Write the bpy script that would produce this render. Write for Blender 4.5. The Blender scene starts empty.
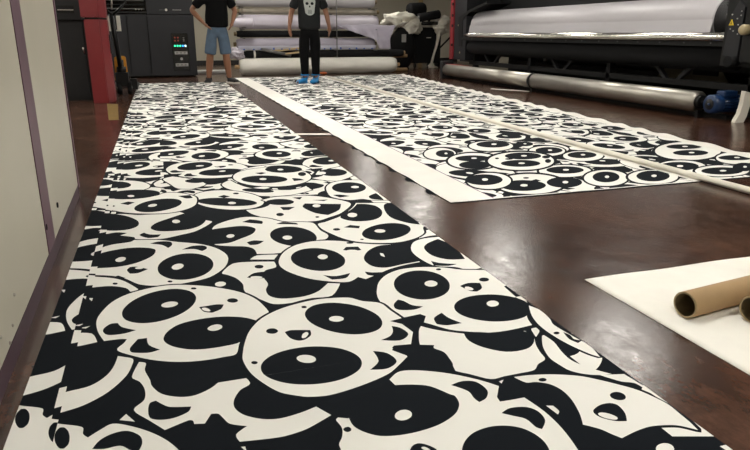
import bpy, bmesh, math, random
from mathutils import Vector, Matrix, noise
from mathutils.geometry import delaunay_2d_cdt
from mathutils.bvhtree import BVHTree
random.seed(4)
PI = math.pi
SC = bpy.context.scene
COL = SC.collection

# ------------------------------------------------------------------ materials
def mat(name, color, rough=0.5, metal=0.0, spec=0.5, bump=0.0, bscale=60, vary=0.0, vscale=6, emit=None, estr=0, coat=0, trans=0, alpha=1, stretch=None):
    m = bpy.data.materials.new(name); m.use_nodes = True
    nt = m.node_tree; N = nt.nodes; L = nt.links
    b = N['Principled BSDF']
    b.inputs['Base Color'].default_value = (*color, 1)
    b.inputs['Roughness'].default_value = rough
    b.inputs['Metallic'].default_value = metal
    b.inputs['Specular IOR Level'].default_value = spec
    b.inputs['Coat Weight'].default_value = coat
    b.inputs['Alpha'].default_value = alpha
    tc = N.new('ShaderNodeTexCoord'); mp = N.new('ShaderNodeMapping')
    L.new(tc.outputs['Object'], mp.inputs['Vector'])
    if stretch: mp.inputs['Scale'].default_value = stretch
    if vary > 0:
        n = N.new('ShaderNodeTexNoise'); n.inputs['Scale'].default_value = vscale; n.inputs['Detail'].default_value = 6
        L.new(mp.outputs['Vector'], n.inputs['Vector'])
        r = N.new('ShaderNodeMapRange'); r.inputs['To Min'].default_value = 1 - vary; r.inputs['To Max'].default_value = 1 + vary
        r.inputs['From Min'].default_value = .3; r.inputs['From Max'].default_value = .7
        L.new(n.outputs['Fac'], r.inputs['Value'])
        mx = N.new('ShaderNodeVectorMath'); mx.operation = 'SCALE'; mx.inputs[0].default_value = color
        L.new(r.outputs['Result'], mx.inputs['Scale']); L.new(mx.outputs['Vector'], b.inputs['Base Color'])
    if bump > 0:
        n2 = N.new('ShaderNodeTexNoise'); n2.inputs['Scale'].default_value = bscale; n2.inputs['Detail'].default_value = 4
        L.new(mp.outputs['Vector'], n2.inputs['Vector'])
        bp = N.new('ShaderNodeBump'); bp.inputs['Strength'].default_value = bump; bp.inputs['Distance'].default_value = .01
        L.new(n2.outputs['Fac'], bp.inputs['Height']); L.new(bp.outputs['Normal'], b.inputs['Normal'])
    if emit:
        b.inputs['Emission Color'].default_value = (*emit, 1); b.inputs['Emission Strength'].default_value = estr
    return m

M = {}
M['fab_white'] = mat('printed_fabric_white', (.80, .785, .74), .85, spec=.1, bump=.05, bscale=900, vary=.02, vscale=3)
M['fab_black'] = mat('printed_fabric_ink', (.0065, .0085, .0115), .9, spec=.08, bump=.05, bscale=900, vary=.1, vscale=3)
M['fab_purple'] = mat('fabric_purple_line', (.12, .05, .12), .8)
M['margin'] = mat('fabric_margin', (.78, .75, .70), .85, spec=.1, bump=.06, bscale=30, vary=.03, vscale=4)
M['rod'] = mat('ivory_rod', (.80, .76, .66), .4)
M['plinth'] = mat('dark_plum_plinth', (.045, .016, .028), .5, vary=.15, vscale=8)
M['paper'] = mat('white_paper', (.80, .775, .71), .8, spec=.15, bump=.08, bscale=14, vary=.03, vscale=9)
M['cream'] = mat('cream_panel', (.46, .43, .345), .38, spec=.4, vary=.04, vscale=1.5)
M['plum'] = mat('plum_trim', (.105, .045, .070), .45, vary=.15, vscale=8)
M['red'] = mat('red_enamel', (.17, .012, .015), .35, vary=.05)
M['char'] = mat('charcoal_panel', (.020, .020, .0225), .5, spec=.3, vary=.08, vscale=3, bump=.05, bscale=300)
M['char2'] = mat('dark_panel', (.008, .008, .0085), .5, spec=.3, vary=.1)
M['black'] = mat('black_metal', (.004, .004, .004), .5, spec=.3)
M['gloss'] = mat('gloss_black', (.008, .008, .008), .15)
M['rubber'] = mat('black_rubber', (.007, .007, .0075), .8, spec=.2)
M['slot'] = mat('slot_black', (.002, .002, .002), .9)
M['alu'] = mat('brushed_aluminium', (.42, .395, .35), .40, metal=1, vary=.06, vscale=4, bump=.02, bscale=90)
M['chrome'] = mat('polished_rail', (.80, .78, .73), .22, metal=1)
M['media'] = mat('white_media_roll', (.40, .38, .395), .4, spec=.5, vary=.02, vscale=2)
M['lilac'] = mat('lilac_white_wrap', (.52, .48, .54), .35, spec=.6, bump=.5, bscale=7, vary=.1, vscale=3, stretch=(.6, 3, 3))
M['lilac2'] = mat('grey_lilac_fabric', (.36, .33, .39), .6, bump=.3, bscale=6, vary=.08, vscale=3, stretch=(.5, 3, 3))
M['bluemark'] = mat('blue_marked_wrap', (.62, .62, .72), .35, bump=.4, bscale=9)
M['offwhite'] = mat('offwhite_cloth', (.72, .68, .59), .8, bump=.3, bscale=10, vary=.08)
M['floorroll'] = mat('offwhite_roll', (.66, .63, .57), .7, bump=.4, bscale=5, vary=.06, vscale=3, stretch=(1, 3, 3))
M['beigewrap'] = mat('beige_film', (.23, .20, .155), .45, bump=.3, bscale=8, vary=.15)
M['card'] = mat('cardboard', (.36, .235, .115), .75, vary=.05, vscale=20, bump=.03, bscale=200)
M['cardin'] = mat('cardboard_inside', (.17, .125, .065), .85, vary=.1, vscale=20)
M['cardrim'] = mat('cardboard_rim', (.42, .32, .19), .8, vary=.1, vscale=60)
M['tan'] = mat('tan_board', (.45, .33, .17), .7)
M['blue'] = mat('blue_motor', (.006, .026, .085), .3, vary=.1)
M['bootie'] = mat('blue_shoe_cover', (.01, .20, .48), .5, bump=.5, bscale=60)
M['yellow'] = mat('yellow_label', (.75, .55, .03), .5)
M['ypatch'] = mat('yellow_floor_patch', (.16, .10, .02), .5, vary=.2, vscale=10)
M['orange'] = mat('orange_steel', (.55, .22, .01), .45)
M['knob'] = mat('ivory_knob', (.36, .29, .16), .4)
M['olive'] = mat('olive_grey_case', (.085, .075, .042), .5)
M['skin'] = mat('skin_tan', (.24, .105, .055), .5, vary=.05)
M['hair'] = mat('black_hair', (.010, .007, .006), .6, bump=.5, bscale=150)
M['teeb'] = mat('black_tee', (.004, .004, .0045), .9, spec=.15, bump=.1, bscale=30)
M['teeg'] = mat('charcoal_tee', (.017, .018, .019), .9, spec=.2, bump=.1, bscale=30, vary=.12, vscale=8)
M['denim'] = mat('blue_denim', (.075, .115, .170), .8, vary=.15, vscale=14, bump=.15, bscale=120)
M['pants'] = mat('black_trousers', (.003, .003, .0035), .9, spec=.15)
M['print'] = mat('grey_white_print', (.42, .44, .42), .8)
M['shoe'] = mat('black_canvas', (.008, .008, .008), .7)
M['shoew'] = mat('white_rubber', (.6, .58, .53), .6)
M['wall'] = mat('beige_wall', (.46, .42, .33), .75, vary=.04, vscale=1.5, bump=.03, bscale=60)
M['wall2'] = mat('pale_wall', (.60, .56, .46), .75, vary=.03, vscale=1.5)
M['ceil'] = mat('ceiling_tile', (.22, .215, .20), .9, vary=.04, vscale=3)
M['base'] = mat('dark_baseboard', (.012, .011, .010), .6)
M['postgrey'] = mat('grey_steel', (.16, .155, .15), .4, metal=.6)
M['led_g'] = mat('green_lamp', (.02, .5, .25), .4, emit=(.05, 1, .45), estr=1.6)
M['led_b'] = mat('blue_lamp', (.02, .2, .7), .4, emit=(.05, .35, 1), estr=1.8)
M['led_w'] = mat('pale_lamp', (.6, .8, .8), .4, emit=(.7, 1, 1), estr=1.6)
M['led_r'] = mat('dim_red_display', (.15, .02, .01), .4, emit=(.9, .12, .04), estr=.12)
M['lightgrey'] = mat('light_grey_plastic', (.33, .32, .30), .5)
M['white'] = mat('white_plastic', (.65, .62, .55), .45)
M['diffuser'] = mat('lamp_diffuser', (.9, .9, .85), .5, emit=(1, .965, .89), estr=30)
M['diffuser2'] = mat('lamp_diffuser_soft', (.9, .9, .85), .5, emit=(1, .965, .89), estr=22)
M['fixture'] = mat('lamp_frame', (.6, .6, .58), .5)

def floor_mat():
    m = bpy.data.materials.new('stained_floor'); m.use_nodes = True
    nt = m.node_tree; N = nt.nodes; L = nt.links; b = N['Principled BSDF']
    tc = N.new('ShaderNodeTexCoord')
    def noi(scale, detail, st=(1, 1, 1), rough=.6):
        mp = N.new('ShaderNodeMapping'); mp.inputs['Scale'].default_value = st; L.new(tc.outputs['Object'], mp.inputs['Vector'])
        n = N.new('ShaderNodeTexNoise'); n.inputs['Scale'].default_value = scale; n.inputs['Detail'].default_value = detail; n.inputs['Roughness'].default_value = rough
        L.new(mp.outputs['Vector'], n.inputs['Vector']); return n
    n1 = noi(1.6, 8, (1, 1, 1)); n2 = noi(14, 10, (1, .5, 1), .75)
    r1 = N.new('ShaderNodeValToRGB'); e = r1.color_ramp.elements
    e[0].position = .3; e[0].color = (.027, .0122, .0080, 1); e[1].position = .72; e[1].color = (.086, .043, .028, 1)
    x = r1.color_ramp.elements.new(.5); x.color = (.049, .0232, .0150, 1)
    L.new(n1.outputs['Fac'], r1.inputs['Fac'])
    r2 = N.new('ShaderNodeValToRGB'); e = r2.color_ramp.elements
    e[0].position = .35; e[0].color = (.55, .53, .52, 1); e[1].position = .7; e[1].color = (1.7, 1.62, 1.55, 1)
    L.new(n2.outputs['Fac'], r2.inputs['Fac'])
    mx = N.new('ShaderNodeMix'); mx.data_type = 'RGBA'; mx.blend_type = 'MULTIPLY'; mx.inputs[0].default_value = 1
    L.new(r1.outputs['Color'], mx.inputs[6]); L.new(r2.outputs['Color'], mx.inputs[7])
    # thin pale joint along the room
    sx = N.new('ShaderNodeSeparateXYZ'); L.new(tc.outputs['Object'], sx.inputs[0])
    s = N.new('ShaderNodeMath'); s.operation = 'SUBTRACT'; L.new(sx.outputs['X'], s.inputs[0]); s.inputs[1].default_value = 2.545
    a = N.new('ShaderNodeMath'); a.operation = 'ABSOLUTE'; L.new(s.outputs[0], a.inputs[0])
    lt = N.new('ShaderNodeMath'); lt.operation = 'LESS_THAN'; lt.inputs[1].default_value = .0025; L.new(a.outputs[0], lt.inputs[0])
    mj = N.new('ShaderNodeMix'); mj.data_type = 'RGBA'; mj.inputs[7].default_value = (.13, .075, .05, 1)
    L.new(lt.outputs[0], mj.inputs[0]); L.new(mx.outputs[2], mj.inputs[6]); L.new(mj.outputs[2], b.inputs['Base Color'])
    n3 = noi(11, 10, (1, .7, 1), .8); mr = N.new('ShaderNodeMapRange'); mr.inputs['From Min'].default_value = .3; mr.inputs['From Max'].default_value = .7
    mr.inputs['To Min'].default_value = .13; mr.inputs['To Max'].default_value = .29
    L.new(n3.outputs['Fac'], mr.inputs['Value']); L.new(mr.outputs['Result'], b.inputs['Roughness'])
    b.inputs['Specular IOR Level'].default_value = .42
    n4 = noi(30, 5); bp = N.new('ShaderNodeBump'); bp.inputs['Strength'].default_value = .05; bp.inputs['Distance'].default_value = .01
    L.new(n4.outputs['Fac'], bp.inputs['Height']); L.new(bp.outputs['Normal'], b.inputs['Normal'])
    return m
M['floor'] = floor_mat()

# ------------------------------------------------------------------ helpers
def link(o, parent=None):
    COL.objects.link(o)
    if parent: o.parent = parent
    return o
def tag(o, label, cat, group=None, kind=None):
    o['label'] = label; o['category'] = cat
    if group: o['group'] = group
    if kind: o['kind'] = kind
    return o
def thing(name, label, cat, loc=(0, 0, 0), rz=0, group=None):
    o = bpy.data.objects.new(name, None); o.empty_display_size = .1
    o.location = loc; o.rotation_euler = (0, 0, rz)
    return tag(link(o), label, cat, group)

def world_of(o):
    m = Matrix.Identity(4)
    while o: m = Matrix.LocRotScale(o.location, o.rotation_euler, None) @ m; o = o.parent
    return m
class MB:
    """collects shapes into one mesh; coordinates are world coordinates"""
    def __init__(s): s.bm = bmesh.new()
    def add(s, fn, mi=0):
        n = len(s.bm.faces); r = fn(s.bm); s.bm.faces.ensure_lookup_table()
        for f in s.bm.faces[n:]: f.material_index = mi
        return r
    def box(s, a, b, mi=0, bev=0, M4=None):
        c = [(a[i] + b[i]) / 2 for i in range(3)]; d = [abs(b[i] - a[i]) for i in range(3)]
        n = len(s.bm.faces)
        mm = Matrix.Translation(c) @ Matrix.Diagonal((*d, 1))
        if M4: mm = M4 @ mm
        r = bmesh.ops.create_cube(s.bm, size=1, matrix=mm)
        if bev:
            es = list({e for v in r['verts'] for e in v.link_edges})
            bmesh.ops.bevel(s.bm, geom=es, offset=bev, segments=2, affect='EDGES', profile=.5)
        s.bm.faces.ensure_lookup_table()
        for f in s.bm.faces[n:]: f.material_index = mi
        return s
    def cyl(s, p, q, r, r2=None, seg=24, mi=0, caps=True):
        p = Vector(p); q = Vector(q); d = q - p
        rot = d.to_track_quat('Z', 'Y').to_matrix().to_4x4()
        n = len(s.bm.faces)
        bmesh.ops.create_cone(s.bm, cap_ends=caps, segments=seg, radius1=r, radius2=r if r2 is None else r2, depth=d.length,
                              matrix=Matrix.Translation((p + q) / 2) @ rot)
        s.bm.faces.ensure_lookup_table()
        for f in s.bm.faces[n:]: f.material_index = mi; f.smooth = len(f.verts) == 4
        return s
    def lathe(s, p, q, prof, seg=32, mi=0):
        """profile [(t along p->q in metres, radius)] revolved"""
        p = Vector(p); d = (Vector(q) - p).normalized(); rot = d.to_track_quat('Z', 'Y').to_matrix()
        rings = []
        for t, r in prof:
            rings.append([s.bm.verts.new(p + d * t + rot @ Vector((r * math.cos(a), r * math.sin(a), 0))) for a in [2 * PI * k / seg for k in range(seg)]])
        for a, b in zip(rings, rings[1:]):
            for k in range(seg):
                f = s.bm.faces.new((a[k], a[(k + 1) % seg], b[(k + 1) % seg], b[k])); f.smooth = True; f.material_index = mi
        return s
    def sphere(s, c, r, mi=0, sc=(1, 1, 1), seg=16):
        n = len(s.bm.faces)
        bmesh.ops.create_uvsphere(s.bm, u_segments=seg, v_segments=seg // 2, radius=r, matrix=Matrix.Translation(c) @ Matrix.Diagonal((*sc, 1)))
        s.bm.faces.ensure_lookup_table()
        for f in s.bm.faces[n:]: f.material_index = mi; f.smooth = True
        return s
    def prism(s, pts, off, mi=0):
        """closed polygon of 3D points extruded by the vector off"""
        off = Vector(off); a = [s.bm.verts.new(p) for p in pts]; b = [s.bm.verts.new(Vector(p) + off) for p in pts]
        n = len(a); fs = [s.bm.faces.new(a), s.bm.faces.new(b[::-1])]
        for k in range(n): fs.append(s.bm.faces.new((a[(k + 1) % n], a[k], b[k], b[(k + 1) % n])))
        for f in fs: f.material_index = mi
        return s
    def tube(s, pts, r, seg=10, mi=0):
        pts = [Vector(p) for p in pts]; rings = []
        for i, p in enumerate(pts):
            d = (pts[min(i + 1, len(pts) - 1)] - pts[max(i - 1, 0)]).normalized(); rot = d.to_track_quat('Z', 'Y').to_matrix()
            rr = r[i] if isinstance(r, (list, tuple)) else r
            rings.append([s.bm.verts.new(p + rot @ Vector((rr * math.cos(a), rr * math.sin(a), 0))) for a in [2 * PI * k / seg for k in range(seg)]])
        for a, b in zip(rings, rings[1:]):
            for k in range(seg):
                f = s.bm.faces.new((a[k], a[(k + 1) % seg], b[(k + 1) % seg], b[k])); f.smooth = True; f.material_index = mi
        for rg in (rings[0][::-1], rings[-1]):
            f = s.bm.faces.new(rg); f.material_index = mi
        return s
    def grid(s, fn, nu, nv, mi=0, smooth=True):
        vs = [[s.bm.verts.new(fn(i / nu, j / nv)) for j in range(nv + 1)] for i in range(nu + 1)]
        for i in range(nu):
            for j in range(nv):
                f = s.bm.faces.new((vs[i][j], vs[i + 1][j], vs[i + 1][j + 1], vs[i][j + 1])); f.material_index = mi; f.smooth = smooth
        return s
    def build(s, name, mats, parent=None, keep=False):
        if not keep: bmesh.ops.recalc_face_normals(s.bm, faces=s.bm.faces)
        me = bpy.data.meshes.new(name); s.bm.to_mesh(me); s.bm.free()
        for m in (mats if isinstance(mats, (list, tuple)) else [mats]): me.materials.append(M[m] if isinstance(m, str) else m)
        o = bpy.data.objects.new(name, me)
        if parent:
            me.transform(world_of(parent).inverted())
        return link(o, parent)
def local_origin(o, p):
    """move a single-mesh thing's origin to its base"""
    p = Vector(p); o.data.transform(Matrix.Translation(-p)); o.location = p; return o
def structure(o): o['kind'] = 'structure'; return o
EXPO = 0.0
# ------------------------------------------------------------------ the room
X0, X1, Y0, Y1, ZC = -3.6, 9.2, -3.0, 19.6, 3.0
structure(MB().box((X0, Y0, -.1), (X1, Y1, 0)).build('floor', 'floor'))
def ceil_mat():
    m = mat('ceiling_grid', (.5, .48, .43), .9)
    return m
structure(MB().box((X0, Y0, ZC), (X1, Y1, ZC + .1)).build('ceiling', 'ceil'))
structure(MB().box((X0, Y1, 0), (X1, Y1 + .1, ZC)).build('wall_back', 'wall'))
structure(MB().box((X0 - .1, Y0, 0), (X0, Y1, ZC)).build('wall_left', 'wall'))
structure(MB().box((X1, Y0, 0), (X1 + .1, Y1, ZC)).build('wall_right', 'wall'))
structure(MB().box((X0, Y0 - .1, 0), (X1, Y0, ZC)).build('wall_front', 'wall'))
structure(MB().box((X0, Y1 - .02, 0), (X1, Y1, .12)).build('baseboard_back', 'base'))
# pale wall section with a trim post behind the bin
structure(MB().box((7.95, Y1 - .03, .12), (X1, Y1, ZC)).build('wall_panel_back', 'wall2'))
structure(MB().box((7.82, Y1 - .06, 0), (7.95, Y1, ZC)).build('trim_1', 'tan'))

LIGHTS = [(x, y) for x in (5.15, 1.6, -2.2) for y in (-.6, 2.6, 5.9, 8.9, 12.6, 16.4)]  # right row placed from floor highlights; unseen middle and left rows added for light
for i, (x, y) in enumerate(LIGHTS):
    row = {5.15: 'right', 1.6: 'added middle', -2.2: 'added left'}[x]
    t = thing('ceiling_light', 'white ceiling light panel in the %s row, number %d counted from behind the camera' % (row, i % 6 + 1), 'ceiling light', (x, y, ZC), 0, 'ceiling light panels')
    m = MB()
    for a, b in (((-.32, -.62), (.32, -.58)), ((-.32, .58), (.32, .62)), ((-.32, -.58), (-.28, .58)), ((.28, -.58), (.32, .58))):
        m.box((x + a[0], y + a[1], ZC - .07), (x + b[0], y + b[1], ZC))
    m.build('frame', 'fixture', t)
    MB().box((x - .28, y - .58, ZC - .05), (x + .28, y + .58, ZC - .02)).build('diffuser', 'diffuser2' if x > 5 else 'diffuser', t)
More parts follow.
